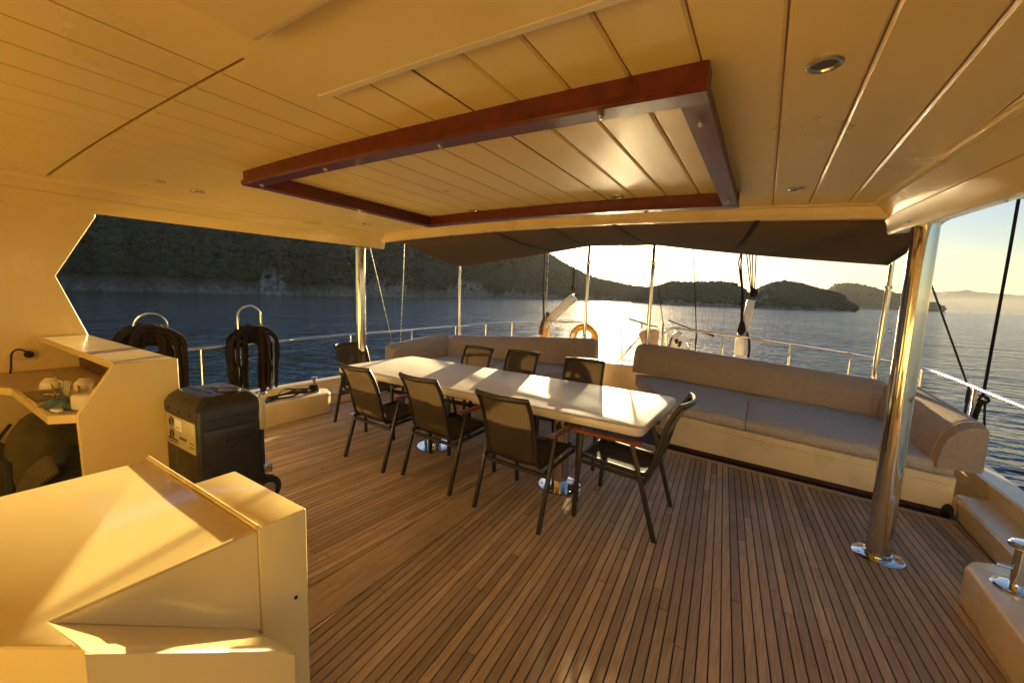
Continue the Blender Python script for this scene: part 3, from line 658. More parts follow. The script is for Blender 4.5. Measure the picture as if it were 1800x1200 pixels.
# ------------------------------------------------------------------ stern benches, cushions
def lounge(sgn, labs):
    f = (lambda x: x) if sgn == 1 else mx
    Q = lambda x, y, z: (f(x), y, z)
    grp = 'stern lounge benches either side of the gangway'
    t = thing('lounge_bench', labs[0], 'bench', (0, 0, 0), 0, grp)
    b = MB()                                     # base: front, end by the gangway, toe recess in dark wood
    fr = [(-.80, 4.615), (1.385, 4.41)]; bk = [(1.36, 5.62), (-1.46, 5.88)]
    poly = [fr[0], fr[1], bk[0], bk[1]]
    def zz(x): return .362+(.30-.362)*(x+.8)/2.185
    def ring(zf, grow=0): return [Q(x+(0), y-grow, zf(x)) for x, y in poly]
    b.rings([ring(lambda x: .035), ring(lambda x: zz(x)-.066)]); b.build('base', 'gelw', t, ang=20)
    b = MB(); b.rings([ring(lambda x: zz(x)-.062, .006), ring(lambda x: zz(x)-.006, .006), ring(lambda x: zz(x), 0.0)]); b.build('top_rim', 'gelw', t, ang=20)
    b = MB(); b.rings([[Q(fr[0][0], fr[0][1]-.004, -.002), Q(fr[0][0], fr[0][1]-.004, .034), Q(fr[0][0], fr[0][1]+.1, .034), Q(fr[0][0], fr[0][1]+.1, -.002)], [Q(fr[1][0], fr[1][1]-.004, -.002), Q(fr[1][0], fr[1][1]-.004, .034), Q(fr[1][0], fr[1][1]+.1, .034), Q(fr[1][0], fr[1][1]+.1, -.002)]]); b.build('toe_strip', 'waterway', t)
    # two seat cushions
    def seat(xa, xb_, la, endw):
        def yf(x): return 4.61-.094*(x+.75)-.02
        def yb(x): return 5.86-.10*(x+1.46)
        def zf(x): return zz(x)+.004
        def ztf(x): return .478+(.425-.478)*(x+.8)/2.2
        def ztb(x): return .575+(.505-.575)*(x+1.5)/2.6
        rg = []
        N = 14
        for i in range(N+1):
            s = i/N; x = xa+(xb_-xa)*s; e = .022*(abs(2*s-1)**10)
            xback = x-(.62*(1-s) if endw else 0)*0
            y0, y1 = yf(x), yb(x); prof = []
            zb0, zt0, zt1 = zf(x)+e*.3, ztf(x)-e, ztb(x)-e
            prof += [(y0+.02, zb0), (y0, zb0+.02), (y0-.004, (zb0+zt0)/2), (y0+.004, zt0-.02), (y0+.022, zt0-.004)]
            for k in range(1, 8): 
                v = k/8; prof.append((y0+(y1-y0)*v, zt0+(zt1-zt0)*v+.014*math.sin(math.pi*v)*math.sin(math.pi*s)))
            prof += [(y1, zt1), (y1, zf(x)+.02)]
            def sh(y): return -(.72*(1-s))*max(0, (y-y0)/(y1-y0)) if endw else 0
            rg.append([Q(x+sh(y), y, z) for y, z in prof])
        b = MB(); b.rings(rg); o = b.build('seat_cushion', 'seatc', None, ang=40); tag(o, la, 'cushion', 'seat cushions of the stern lounge')
        b = MB(); b.tube([Vector(p) for p in rg[0][3:13]], .004, 6); b.build('piping', 'cush', o)
        b = MB(); b.tube([Vector(p) for p in rg[-1][3:13]], .004, 6); b.build('piping', 'cush', o)
    seat(-.76, -.062, labs[1], True); seat(-.052, 1.36, labs[2], False)
    # back bolster along the stern, notched round the pole, D profile
    def dprof(c, up, inw, w, h):
        P = []
        for k in range(9):
            a = R(90*k/8); P.append((math.cos(a), math.sin(a)))
        ring = [c+inw*w*1.0, c+inw*w*.995+up*h*.2]
        for k in range(2, 9):
            a = R(90*k/8); ring.append(c+inw*(w*(.18+.80*math.cos(a)))+up*(h*(.2+.8*math.sin(a))))
        ring += [c+up*h*.985+inw*.02*0, c+up*h*.9-inw*.015, c-inw*.015+up*.02, c]
        return ring
    rg = []
    A0, A1 = Vector((-1.50, 5.98, .575)), Vector((1.16, 5.66, .50)); N = 26
    d = (A1-A0).normalized(); inw = Vector((d.y, -d.x, 0)).normalized()
    for i in range(N+1):
        s = i/N; c = A0.lerp(A1, s); e = 1-.10*max(0, (1-s*22))**2-.06*max(0, 1-(1-s)*22)**2
        h = (.415+(.35-.415)*s)*e; w = .24*e
        rg.append([Q(*p) for p in dprof(c, Vector((0, 0, 1)), inw, w, h)])
    ends = [rg[1], rg[-2]]
    b = MB(); b.rings(rg); o = b.build('back_bolster', 'cush', None, ang=50)
    for e_ in ends:
        b = MB(); b.tube([Vector(p) for p in e_], .006, 6, closed=True); b.build('piping', 'cush', o)
    tag(o, labs[3], 'cushion', 'back bolsters along the stern')
    # side bolster
    rg = []; A0, A1 = Vector((1.32, 5.56, .50)), Vector((1.51, 4.42, .37)); N = 18
    d = (A1-A0).normalized(); inw = Vector((d.y, -d.x, 0)).normalized()
    if inw.x > 0: inw = -inw
    for i in range(N+1):
        s = i/N; c = A0.lerp(A1, s); e = 1-.06*max(0, 1-(1-s)*16)**2
        rg.append([Q(*p) for p in dprof(c, Vector((0, 0, 1)), inw, .27*e, .375*e)])
    ends = [rg[1], rg[-2]]
    b = MB(); b.rings(rg); o = b.build('side_bolster', 'cush', None, ang=50)
    for e_ in ends:
        b = MB(); b.tube([Vector(p) for p in e_], .006, 6, closed=True); b.build('piping', 'cush', o)
    tag(o, labs[4], 'cushion', 'side bolsters of the stern lounge')
lounge(1, ['long cream lounge bench base on the starboard quarter with a dark toe strip', 'grey seat cushion beside the gangway gap behind the lone end chair', 'long grey seat cushion running to the starboard corner behind the steel post',
           'long taupe back bolster along the starboard stern', 'taupe side bolster with a sunlit top at the starboard end of the lounge'])
lounge(-1, ['cream lounge bench base on the port quarter behind the table', 'grey seat cushion beside the gangway gap behind the far chairs', 'grey seat cushion in the port corner behind the dining table',
            'taupe back bolster along the port stern behind the far chairs', 'taupe side bolster at the port end of the lounge beside the rail'])

# ------------------------------------------------------------------ guard rails
def guard(sgn, lab):
    f = (lambda x: x) if sgn == 1 else mx
    t = thing('guard_rail', lab, 'rail', (0, 0, 0), 0, 'stainless guard rails round the stern')
    Q = lambda x, y, z: Vector((f(x), y, z))
    pth = [Q(1.63, 1.2, .885), Q(1.63, 2.2, .90), Q(1.63, 3.7, .93), Q(1.63, 4.6, .935), Q(1.62, 5.7, .945), Q(1.57, 6.15, .95), Q(1.42, 6.36, .965), Q(1.1, 6.4, 1.02), Q(.39, 6.36, 1.10), Q(-.4, 6.32, 1.16), Q(-1.05, 6.3, 1.195), Q(-1.17, 6.3, 1.18), Q(-1.235, 6.3, 1.12), Q(-1.25, 6.3, .98), Q(-1.25, 6.3, .5)]
    b = MB(); b.tube(smoothpts(pth, 5), .0165, 12); b.build('rail_tube', 'steel', t)
    for x, y, z0, z1 in ((1.63, 1.95, .29, .90), (1.63, 3.85, .29, .93), (1.63, 5.1, .30, .94), (1.55, 6.2, .33, .95), (.95, 6.40, .35, 1.03), (.33, 6.36, .36, 1.105), (-.45, 6.32, .36, 1.16)):
        b = MB(); b.tube([Q(x, y, z0), Q(x, y, z1)], .0145, 10); b.build('stanchion', 'steel', t)
guard(1, 'stainless guard rail along the starboard quarter and stern'); guard(-1, 'stainless guard rail along the port side and stern behind the table')
# ------------------------------------------------------------------ shrouds and stays
def wire(name, lab, cat, a, b_, r=.008, mat='ropeb', grp='rigging wires from the roof to the rail', knot=None):
    t = thing(name, lab, cat, b_, 0, grp); o = Vector(b_)
    b = MB(); b.tube([Vector(a)-o, (Vector(a)+Vector(b_))/2-o+Vector((.01, 0, -.01)), (0, 0, 0)], r, 8); b.build('wire', mat, t)
    b = MB(); b.tube([(0, 0, .0), (0, 0, -.12)], r*1.7, 8); b.tube([(0, 0, -.12), (0, 0, -.62)], r*1.2, 8); b.build('turnbuckle', 'steel2' if mat != 'ropeb' else mat, t)
    return t
wire('stay', 'dark stay running from the roof edge down to the starboard rail behind the thick post', 'rigging', (1.2, 6.63, 3.0), (1.63, 5.23, .90), .009)
wire('stay', 'thin bright stay slanting down from the port roof corner to the rail', 'rigging', (-4.9, 3.7, 3.0), (-5.05, 4.48, .80), .006, 'steel2')
wire('stay', 'thin bright upright stay by the port corner of the awning', 'rigging', (-5.05, 4.76, 3.0), (-5.05, 4.66, .78), .006, 'steel2')
t = thing('halyard', 'dark red halyard tied to the starboard rail with a black knot and hanging tails', 'rigging', (1.63, 4.95, .86)); 
b = MB(); b.tube([(-.05, -.19, 2.2), (-.02, -.09, 1.2), (0, 0, .03)], .011, 8); b.build('line', 'rope', t)
b = MB()
for k in range(4): b.tube([Vector((.03*math.cos(a*.785), (k-1.5)*.014+.004*math.sin(a), .005+.03*math.sin(a*.785))) for a in range(8)], .011, 7, closed=True)
b.build('knot', 'ropeb', t)
b = MB(); b.tube(smoothpts([(0, .02, 0), (-.012, .03, -.12), (-.03, .03, -.30)]), [.022]*7+[.02]*6 if False else .02, 8); b.tube(smoothpts([(.01, -.02, 0), (.02, -.03, -.15), (.035, -.05, -.33), (.015, -.03, -.42), (.03, -.05, -.52)]), .008, 7); b.build('tail', 'ropeb', t)
b = MB(); b.lathe([(.008, 0), (.016, -.01), (.018, -.05), (.006, -.06)], (.03, -.05, -.51), 8); b.build('tassel', 'ropeb', t)
# ------------------------------------------------------------------ rope racks on the port rail with thick coils
def rack(y0, y1, zt, lab):
    t = thing('rope_rack', lab, 'rack', (mx(1.63), (y0+y1)/2, .9), 0, 'steel hoops for rope coils on the port rail'); w = (y1-y0)/2
    pts = [(0, -w, -.18), (0, -w, zt-.9-w)]+arc((0, 0, zt-.9-w), w, 180, 0, 12, (0, 1, 0))[1:-1]+[(0, w, zt-.9-w), (0, w, -.18)]
    b = MB(); b.tube(pts, .014, 10); b.build('hoop', 'steel', t)
    b = MB(); b.tube([(0, -w, -.18), (0, w, -.18)], .010, 8); b.build('cross_bar', 'steel', t)
rack(1.40, 1.66, 1.29, 'steel hoop rack behind the bar counter carrying the wide rope coil'); rack(2.33, 2.585, 1.365, 'tall steel hoop rack beside the cooler carrying the split rope coil')
def coil(yc, w, lab, ztop, zbot, spread, lumps, seed):
    rnd = random.Random(seed)
    t = thing('rope_coil', lab, 'rope', (mx(1.63)+.03, yc, ztop), 0, 'thick dark rope coils hung on the port rail')
    for s in (-1, 1):
        for k in range(lumps):
            x = rnd.uniform(-.07, .07); yo = s*rnd.uniform(*spread); lo = zbot-ztop+rnd.uniform(-.02, .10); tw = rnd.uniform(0, 6)
            pts = smoothpts([(x*.8, s*rnd.uniform(0, .09), rnd.uniform(-.09, .02)), (x, yo*.62, -.05+rnd.uniform(-.05, .02)), (x*1.2, yo*.95, -.16+rnd.uniform(-.03, .03)), (x*1.2+.012*math.sin(tw), yo*1.02+.01*math.cos(tw), -.34), (x+.012*math.sin(tw+2), yo+.01*math.cos(tw+2), lo*.66), (x, yo*.96, lo)], 6)
            b = MB(); b.tube(pts, .0165, 7); b.build('strand', 'rope', t)
    for k in range(7):
        b = MB(); zz_ = .0-.03*k; b.tube(smoothpts([(rnd.uniform(-.06, .06), -w*.52, zz_-.05), (.05-.015*k, 0, zz_+rnd.uniform(-.01, .01)), (rnd.uniform(-.06, .06), w*.52, zz_-.05)], 5), .020, 7); b.build('strand', 'rope', t)
coil(1.51, .30, 'wide dark red rope coil on the hoop rack behind the bar counter', 1.17, .28, (.06, .30), 24, 3)
coil(2.46, .26, 'split dark rope coil hanging in two bundles on the tall hoop rack beside the cooler', 1.12, .30, (.075, .255), 22, 5)

# ------------------------------------------------------------------ mooring plinths with bollards
def plinth(sgn, lab):
    f = (lambda x: x) if sgn == 1 else mx
    poly = [(1.05, 1.55), (1.05, 3.08), (1.10, 3.16), (1.28, 3.24), (1.385, 3.20), (1.385, 1.55)]
    b = MB(); b.prism([(f(x), y, -.004) for x, y in poly], (0, 0, .235 if sgn == 1 else .27), .028, 3)
    o = b.build('mooring_plinth', 'gelw', ang=40); tag(o, lab, 'plinth', 'moulded mooring plinths at the deck sides')
plinth(1, 'cream mooring plinth on the starboard deck edge below the mushroom bollard'); plinth(-1, 'cream mooring plinth beyond the cooler carrying the rope wound bollards')
def bollard(x, y, z, r, h, lab, grp='steel bollards on the plinths', lean=0):
    t = thing('bollard', lab, 'bollard', (x, y, z), 0, grp)
    b = MB(); b.box((0, 0, .006), (.30*r/.05, .16*r/.05*1.0, .012), .004) if False else b.lathe([(r*1.9, 0), (r*1.9, .006), (r*1.7, .012), (r*1.05, .014)], n=24); b.build('base_plate', 'steel', t)
    b = MB(); b.tube([(0, 0, .012), (0, 0, h-.03)], r*.55, 18); b.build('shaft', 'steel', t)
    b = MB(); b.lathe([(r*.5, h-.035), (r*.9, h-.032), (r*1.12, h-.022), (r*1.12, h-.008), (r*.95, h), (r*.3, h+.004), (.001, h+.005)], n=24); b.build('cap', 'steel', t)
    b = MB(); b.tube([(-r*1.7, 0, h*.42), (r*1.7, 0, h*.42)], r*.2, 12); b.build('cross_pin', 'steel', t)
    return t
bollard(1.19, 2.945, .231, .046, .245, 'mushroom topped steel bollard on the starboard plinth at the picture edge')
bollard(mx(1.20), 2.35, .266, .05, .14, 'short wide steel bollard next to the split rope coil')
bollard(mx(1.24), 3.02, .266, .036, .20, 'slim steel bollard with black rope wound round its foot')
t = thing('rope_pile', 'black rope wound round the slim bollard and strewn over the port plinth', 'rope', (mx(1.24), 3.02, .275))
b = MB(); P = []
for k in range(60): a = k*.52; P.append(Vector((.052*math.cos(a), .052*math.sin(a), .03+.045*k/60+.02*math.sin(k*.3))))
b.tube(P, .011, 6); b.build('coil', 'ropeb', t)
b = MB(); rnd = random.Random(4)
for k in range(5): b.tube(smoothpts([(rnd.uniform(-.1, .1), -.02, .03), (rnd.uniform(-.14, .14), -.16, .015+rnd.uniform(0, .05)), (rnd.uniform(-.12, .12), -.33, .012+rnd.uniform(0, .06)), (rnd.uniform(-.1, .1), -.55, .014), (rnd.uniform(-.08, .08), -.66, .05)], 6), .011, 6)
b.build('slack', 'ropeb', t)

# ------------------------------------------------------------------ table
T = thing('dining_table', 'long cream dining table with rounded corners on two polished pedestals', 'table', (-2.28, 3.26, 0), R(-1.2))
def rrect(hx, hy, r, n=6):
    P = []
    for cx_, cy_, a in ((hx-r, hy-r, 0), (-hx+r, hy-r, 90), (-hx+r, -hy+r, 180), (hx-r, -hy+r, 270)):
        for k in range(n+1): P.append((cx_+r*math.cos(R(a+90*k/n)), cy_+r*math.sin(R(a+90*k/n))))
    return P
b = MB(); hx, hy = 1.68, .555
b.rings([[(x, y, z) for x, y in rrect(hx-i, hy-i, .06)] for i, z in ((.02, .683), (.006, .688), (0, .70), (0, .735), (.006, .746), (.018, .75))]); b.build('tabletop', 'table', T, ang=40)
for x in (.93, -.53):
    b = MB(); b.tube([(x, -.2, .012), (x, -.2, .35), (x, -.2, .67)], .07, 24); p = b.build('pedestal', 'steel', T)
    b = MB(); b.lathe([(.185, 0), (.185, .006), (.178, .011), (.075, .013)], (x, -.2, 0), 36); b.build('base_plate', 'steel', p)
    b = MB(); b.lathe([(.078, 0), (.15, .004), (.15, .012)], (x, -.2, .67), 24); b.build('top_flange', 'steel2', p)
    for a in range(6):
        b = MB(); b.lathe([(.010, 0), (.010, .003), (.004, .005), (.0005, .0052)], (x+.15*math.cos(a*1.047+.5), -.2+.15*math.sin(a*1.047+.5), .0105), 8); b.build('bolt', 'steel2', p)

# ------------------------------------------------------------------ chairs
def make_chair(lab):
    t = thing('deck_chair', lab, 'chair', (0, 0, 0), 0, 'mesh armchairs round the dining table')
    side = [(.285, .452), (.26, .448), (.10, .432), (-.05, .420), (-.15, .416), (-.195, .432), (-.225, .50), (-.25, .60), (-.28, .72), (-.325, .84), (-.375, .925)]
    sp = [(p.x, p.y) for p in smoothpts([(y, z, 0) for y, z in side], 4)]
    for s in (1, -1):
        b = MB(); b.tube([(s*.207, y, z) for y, z in sp], .0150, 10, flat=1.15); b.build('side_frame', 'alu', t)
        b = MB(); b.bar((s*.285, .29, 0), (s*.285, .262, .632), .026, .030, .004); b.build('leg', 'alu', t)
        b = MB(); b.bar((s*.283, -.285, 0), (s*.283, -.10, .632), .026, .030, .004); b.build('leg', 'alu', t)
        b = MB(); b.rings([[(s*.285-.024, y, z), (s*.285-.024, y, z+.018), (s*.285-.018, y, z+.024), (s*.285+.018, y, z+.024), (s*.285+.024, y, z+.018), (s*.285+.024, y, z)] for y, z in ((-.155, .640), (-.05, .640), (.1, .642), (.24, .644), (.315, .638))]); a = b.build('arm', 'armwood', t, ang=30)
        b = MB(); b.lathe([(.012, 0), (.011, .006), (.001, .008)], (s*.285-s*.02, .262, .60), 8, axis=Vector((-s, 0, 0))); b.build('bolt', 'steel2', a)
        b = MB(); b.bar((s*.262, .255, .425), (s*.262, -.20, .395), .012, .026); b.build('side_rail', 'alu', t)
    b = MB(); b.bar((-.272, -.178, .365), (.272, -.178, .365), .030, .022, .003); b.build('stretcher', 'alu', t)
    b = MB(); b.tube([(-.27, .272, .440), (0, .285, .440), (.27, .272, .440)], .013, 8); b.build('front_rail', 'alu', t)
    bow = smoothpts([(-.216, -.370, .922), (-.12, -.405, .924), (0, -.42, .924), (.12, -.405, .924), (.216, -.370, .922)], 5)
    b = MB(); b.tube(bow, .014, 10, flat=1.5); b.build('top_rail', 'alu', t)
    def sling(name, i0, i1, bow_):
        rows = sp[i0:i1]; b = MB(); V = []
        for k, (y, z) in enumerate(rows):
            s = k/(len(rows)-1); row = []
            for q in range(11):
                x = -.199+.398*q/10; c = math.sin(math.pi*q/10)
                if name == 'seat': row.append(b.bm.verts.new((x, y, z-.014*c)))
                else: row.append(b.bm.verts.new((x, y-bow_*s*s*c-.006*c, z+.004*s*c)))
            V.append(row)
        for i in range(len(V)-1):
            for q in range(10): b.bm.faces.new((V[i][q], V[i][q+1], V[i+1][q+1], V[i+1][q]))
        o = b.build(name, 'sling', t, ang=60); m = o.modifiers.new('thickness', 'SOLIDIFY'); m.thickness = .004
    sling('seat', 1, 19, 0); sling('backrest', 21, len(sp), .05)
    return t
ch0 = make_chair('x')
def chair(x, y, rz, lab, first=[True]):
    c = ch0 if first[0] else dup(ch0); first[0] = False
    c.location = (x, y, 0); c.rotation_euler = (0, 0, R(rz)); c['label'] = lab
chair(-3.0, 2.62, -3, 'near side chair closest to the cooler, its back to the camera')
chair(-2.26, 2.66, -4, 'middle chair of the three with their backs to the camera')
chair(-1.43, 2.60, -3, 'near side chair closest to the camera, in front of the nearer pedestal')
chair(-.77, 2.945, 90, 'lone chair at the starboard table end with a sunlit seat')
chair(-4.0, 3.20, -90, 'chair at the far port table end against the water')
chair(-3.03, 3.74, 180, 'far side chair nearest the port corner, facing the camera')
chair(-2.42, 3.80, 179, 'middle chair on the far side of the table, facing the camera')
chair(-1.55, 3.74, 188, 'far side chair in front of the gangway gap, under the sun glare')

# ------------------------------------------------------------------ bar counter
B = thing('bar_counter', 'ivory bar counter with a raised shelf and faceted worktop beside the bulkhead', 'counter', (-3.8, .8, 0)); o = Vector((-3.8, .8, 0))
b = MB(); b.prism([Vector(p)-o for p in ((-4.695, .705, 1.118), (-2.962, .70, 1.118), (-2.962, .966, 1.118), (-4.695, .966, 1.118))], (0, 0, .040), .003, 1); b.build('shelf', 'gel', B)
b = MB(); b.prism([Vector(p)-o for p in ((-2.96, .967, 0), (-2.96, .967, 1.159), (-2.96, .689, 1.159), (-2.96, .537, .912), (-2.96, .549, 0))], (.035, 0, 0), .003, 1); b.build('end_panel', 'gel', B)
b = MB(); b.prism([Vector(p)-o for p in ((-4.695, .935, .0), (-2.962, .935, 0), (-2.962, .935, 1.117), (-4.695, .935, 1.117))], (0, .025, 0)); b.build('back_panel', 'gel', B)
b = MB(); b.prism([Vector(p)-o for p in ((-2.962, .545, .875), (-3.03, .46, .875), (-3.95, .46, .875), (-4.1, .40, .875), (-4.695, .40, .875), (-4.695, .933, .875), (-2.962, .933, .875))], (0, 0, .030), .004, 1); b.build('worktop', 'worktop', B)
b = MB(); fe = [(-2.962, .543), (-3.03, .458), (-3.95, .458), (-4.1, .398), (-4.695, .398)]
b.rings([[Vector((x, y-.006, .868))-o, Vector((x, y-.006, .912))-o, Vector((x, y+.012, .912))-o, Vector((x, y+.012, .868))-o] for x, y in fe]); b.build('worktop_edge', 'gel', B, ang=10)
b = MB(); b.prism([Vector(p)-o for p in ((-4.69, .90, .906), (-3.0, .90, .906), (-3.0, .933, .906), (-4.69, .933, .906))], (0, 0, .07), .003, 1); b.build('backboard', 'wood', B)
# sockets on the bulkhead and a plug
s = thing('wall_socket', 'double wall socket plate on the bulkhead above the worktop', 'socket', (XW+.001, .60, 1.03))
b = MB(); b.box((.004, 0, 0), (.008, .17, .085), .003); b.build('plate', 'gelw', s)
for y in (-.04, .04):
    b = MB(); b.lathe([(.028, .004), (.028, .010), (.022, .010), (.020, .005), (.001, .005)], (.004, y, 0), 16, axis=Vector((1, 0, 0))); b.build('socket', 'plasl' if y > 0 else 'gelw', s)
p = thing('power_plug', 'black plug and looping cable in the wall socket', 'plug', (XW+.014, .64, 1.03))
b = MB(); b.lathe([(.022, 0), (.022, .02), (.014, .045), (.006, .05)], (0, 0, 0), 14, axis=Vector((1, 0, 0))); b.build('plug', 'blackcab', p)
b = MB(); b.tube(smoothpts([(.045, 0, 0), (.075, -.02, .03), (.07, -.06, .05), (.06, -.09, .02), (.06, -.10, -.08), (.09, -.11, -.118)], 6), .006, 8); b.build('cable', 'blackcab', p)
# crockery on the worktop
WT = .9055
def cup(x, y, r, h, rz, lab, mat='porc', tilt=None):
    t = thing('cup', lab, 'cup', (x, y, WT), rz, 'cups on the bar worktop')
    b = MB(); b.lathe([(r, 0), (r*1.0, h*.15), (r*.93, h*.6), (r*.55, h*.92), (r*.52, h*.93), (r*.5, h)], n=24); b.build('bowl', mat, t)
    b = MB(); b.tube(arc((r*.92, 0, h*.42), h*.30, -80, 80, 10, (1, 0, 0), (0, 0, 1)), .006, 8); b.build('handle', mat, t)
cup(-3.82, .60, .052, .072, .6, 'upside down cream cup nearest the bulkhead, handle towards the mat')
cup(-3.66, .72, .055, .075, 2.0, 'middle upside down cream cup behind the tall glass'); cup(-3.40, .78, .052, .07, 2.5, 'upside down cream cup under the raised shelf')
def tumbler(x, y, r, h, lab):
    t = thing('drinking_glass', lab, 'glass', (x, y, WT), 0, 'clear glasses on the bar worktop')
    b = MB(); b.lathe([(r*.7, 0), (r*.72, .004), (r, h), (r*.94, h), (r*.64, .012), (.001, .010)], n=22); b.build('body', 'glass', t)
tumbler(-3.44, .58, .042, .10, 'clear tapered glass beside the upside down cups, nearest the mat'); tumbler(-3.32, .66, .040, .09, 'clear short glass behind the blue bag'); tumbler(-3.22, .72, .038, .085, 'small clear glass half under the raised shelf'); tumbler(-3.11, .80, .036, .09, 'clear glass standing in the corner by the end panel')
b = MB(); b.box((-3.62, .55, WT+.003), (.34, .14, .006), .002); o_ = b.build('drying_mat', 'tray'); tag(o_, 'olive drying mat with cutlery in front of the cups', 'mat')
t = thing('cutlery', 'small dark spoons lying on the drying mat', 'cutlery', (-3.56, .55, WT+.007))
for k in range(3):
    b = MB(); a = .4+k*.5; b.tube([(-.06*math.cos(a), -.03*math.sin(a), .004), (.05*math.cos(a), .03*math.sin(a), .006)], .004, 6); b.lathe([(.001, 0), (.013, .003), (.014, .006), (.001, .007)], (.055*math.cos(a), .03*math.sin(a), .002), 10); b.build('spoon', 'steel2', t)
bm_ = bmesh.new(); bmesh.ops.create_grid(bm_, x_segments=18, y_segments=14, size=.5)
for v in bm_.verts:
    q = v.co.copy(); hgt = (1-(2*q.x)**4)*(1-(2*q.y)**4); v.co = Vector((q.x*.24, q.y*.17, .006+.05*max(0, hgt)*(.6+.8*noise.noise(Vector((q.x*5, q.y*5, 2))))))
geo = bmesh.ops.extrude_face_region(bm_, geom=bm_.faces[:]); 
for v in [g for g in geo['geom'] if isinstance(g, bmesh.types.BMVert)]: v.co.z = .001
bb = MB(); bb.bm.free(); bb.bm = bm_; o_ = bb.build('crumpled_bag', 'bluebag', ang=60); o_.location = (-3.22, .58, WT); o_.rotation_euler = (0, 0, .5); tag(o_, 'crumpled blue plastic bag on the worktop', 'bag')
b = MB(); b.box((0, 0, .045), (.15, .20, .09), .018, .35, 3); o_ = b.build('napkin_pack', 'porc'); o_.location = (-3.055, .66, WT); tag(o_, 'pale napkin pack leaning on the end panel of the bar', 'napkin pack')
b = MB(); b.box((0, 0, .008), (.07, .022, .016), .004); o_ = b.build('lighter', 'paper'); o_.location = (-3.12, .50, WT); o_.rotation_euler = (0, 0, .3); tag(o_, 'small white lighter at the edge of the worktop', 'lighter')
# bags stowed under the counter
def bag(loc, size, rz, mat, name, lab, rx=0, p=2.6):
    t = thing(name, lab, 'bag', loc, rz, 'bags stowed under the bar counter'); t.rotation_euler = (rx, 0, rz)
    bm2 = bmesh.new(); bmesh.ops.create_icosphere(bm2, subdivisions=4, radius=1)
    for v in bm2.verts:
        q = v.co; l = (abs(q.x)**p+abs(q.y)**p+abs(q.z)**p)**(1/p); q = q/l; q *= 1+.05*noise.noise(q*2.5+Vector((loc[0]*7, 0, 0)))
        v.co = Vector((q.x*size[0]/2, q.y*size[1]/2, q.z*size[2]/2+size[2]/2))
    b = MB(); b.bm.free(); b.bm = bm2; b.build('body', mat, t, ang=60)
    return t
g = bag((-3.42, .64, 0), (.55, .40, .60), .1, 'bag2', 'backpack', 'dark backpack with a padded olive strap under the bar worktop')
b = MB(); P = smoothpts([(.16, -.16, .58), (.10, -.22, .50), (0, -.245, .36), (-.10, -.24, .22)], 6); b.rings([[p+Vector((-.05, 0, .05)), p+Vector((-.055, -.022, .05)), p+Vector((.045, -.022, -.03)), p+Vector((.05, 0, -.03))] for p in P]); b.build('strap', 'bag1', g, ang=50)
b = MB(); b.box((-.02, -.19, .22), (.32, .08, .26), .03, None, 3); b.build('front_pocket', 'bag2', g)
g = bag((-3.98, .62, 0), (.60, .44, .74), -.1, 'bag1', 'travel_bag', 'tall olive travel bag with a rolled top under the bar')
b = MB(); b.box((.05, -.20, .36), (.28, .06, .24), .03, None, 3); b.build('pocket', 'bag2', g)
b = MB(); b.tube(smoothpts([(-.24, -.18, .62), (-.27, -.24, .50), (-.26, -.24, .34), (-.2, -.2, .16)], 6), .010, 7); b.build('strap', 'blackcab', g)
bag((-4.3, .28, 0), (.5, .45, .52), .3, 'bag3', 'duffel_bag', 'khaki duffel bag in front of the others beside the bulkhead')
bag((-3.2, .50, 0), (.36, .30, .26), .5, 'bag1', 'pouch', 'small dark pouch on the deck by the end panel')

# ------------------------------------------------------------------ foreground console
K = thing('helm_console', 'glossy ivory moulded console filling the near corner of the deck', 'console', (-1.6, .3, 0)); o = Vector((-1.6, .3, 0))
D = lambda *p: Vector(p)-o
c_, f_, p_, d_ = (-1.192, .556), (-1.193, .156), (-1.043, .178), (-2.03, .556)
b = MB(); b.prism([D(x, y, .55) for x, y in (d_, c_, f_, p_, (-1.177, .088), (-1.42, -.12), (-2.05, -.35))], (0, 0, .35), .009, 3); b.build('top_slab', 'gel', K, ang=20)
cl, kl = (-1.190, .5545, .585), (-1.040, .570, .590)
b = MB(); b.face([D(-1.190, .5545, .896), D(-1.190, .158, .896), D(*cl)]); b.build('flared_side', 'gel', K, ang=10)
b = MB()
NL = 12
def ledge(s, t):
    A = Vector((-1.200, .150, .899)).lerp(Vector(cl), s); B_ = Vector((-1.046, .174, .899)).lerp(Vector(kl), s); q = A.lerp(B_, t); q.z -= .010*max(0, (t-.88)/.12)**2+.012*max(0, (s-.93)/.07)**2; return q-o
V = [[b.bm.verts.new(ledge(i/NL, j/NL)) for j in range(NL+1)] for i in range(NL+1)]
for i in range(NL):
    for j in range(NL): b.bm.faces.new((V[i][j], V[i+1][j], V[i+1][j+1], V[i][j+1]))
lo1 = [b.bm.verts.new(Vector((v.co.x, v.co.y, 0-o.z))) for v in [r[-1] for r in V]]
for i in range(NL): b.bm.faces.new((V[i][-1], V[i+1][-1], lo1[i+1], lo1[i]))
lo2 = [b.bm.verts.new(Vector((v.co.x, v.co.y, 0-o.z))) for v in V[-1]]
for j in range(NL): b.bm.faces.new((V[-1][j], V[-1][j+1], lo2[j+1], lo2[j]))
b.build('side_ledge', 'gel', K, ang=40)
b = MB(); b.prism([D(-1.655, .5565, 0), D(-1.655, .704, 0), D(-1.186, .704, 0), D(-1.186, .5565, 0)], (0, 0, .902), .009, 3); b.build('end_block', 'gel', K, ang=20)
b = MB(); b.tube([D(-2.05, .562, .902), D(-1.6, .560, .904), D(-1.192, .558, .904)], .007, 10); b.build('raised_rim', 'gel', K, ang=60)
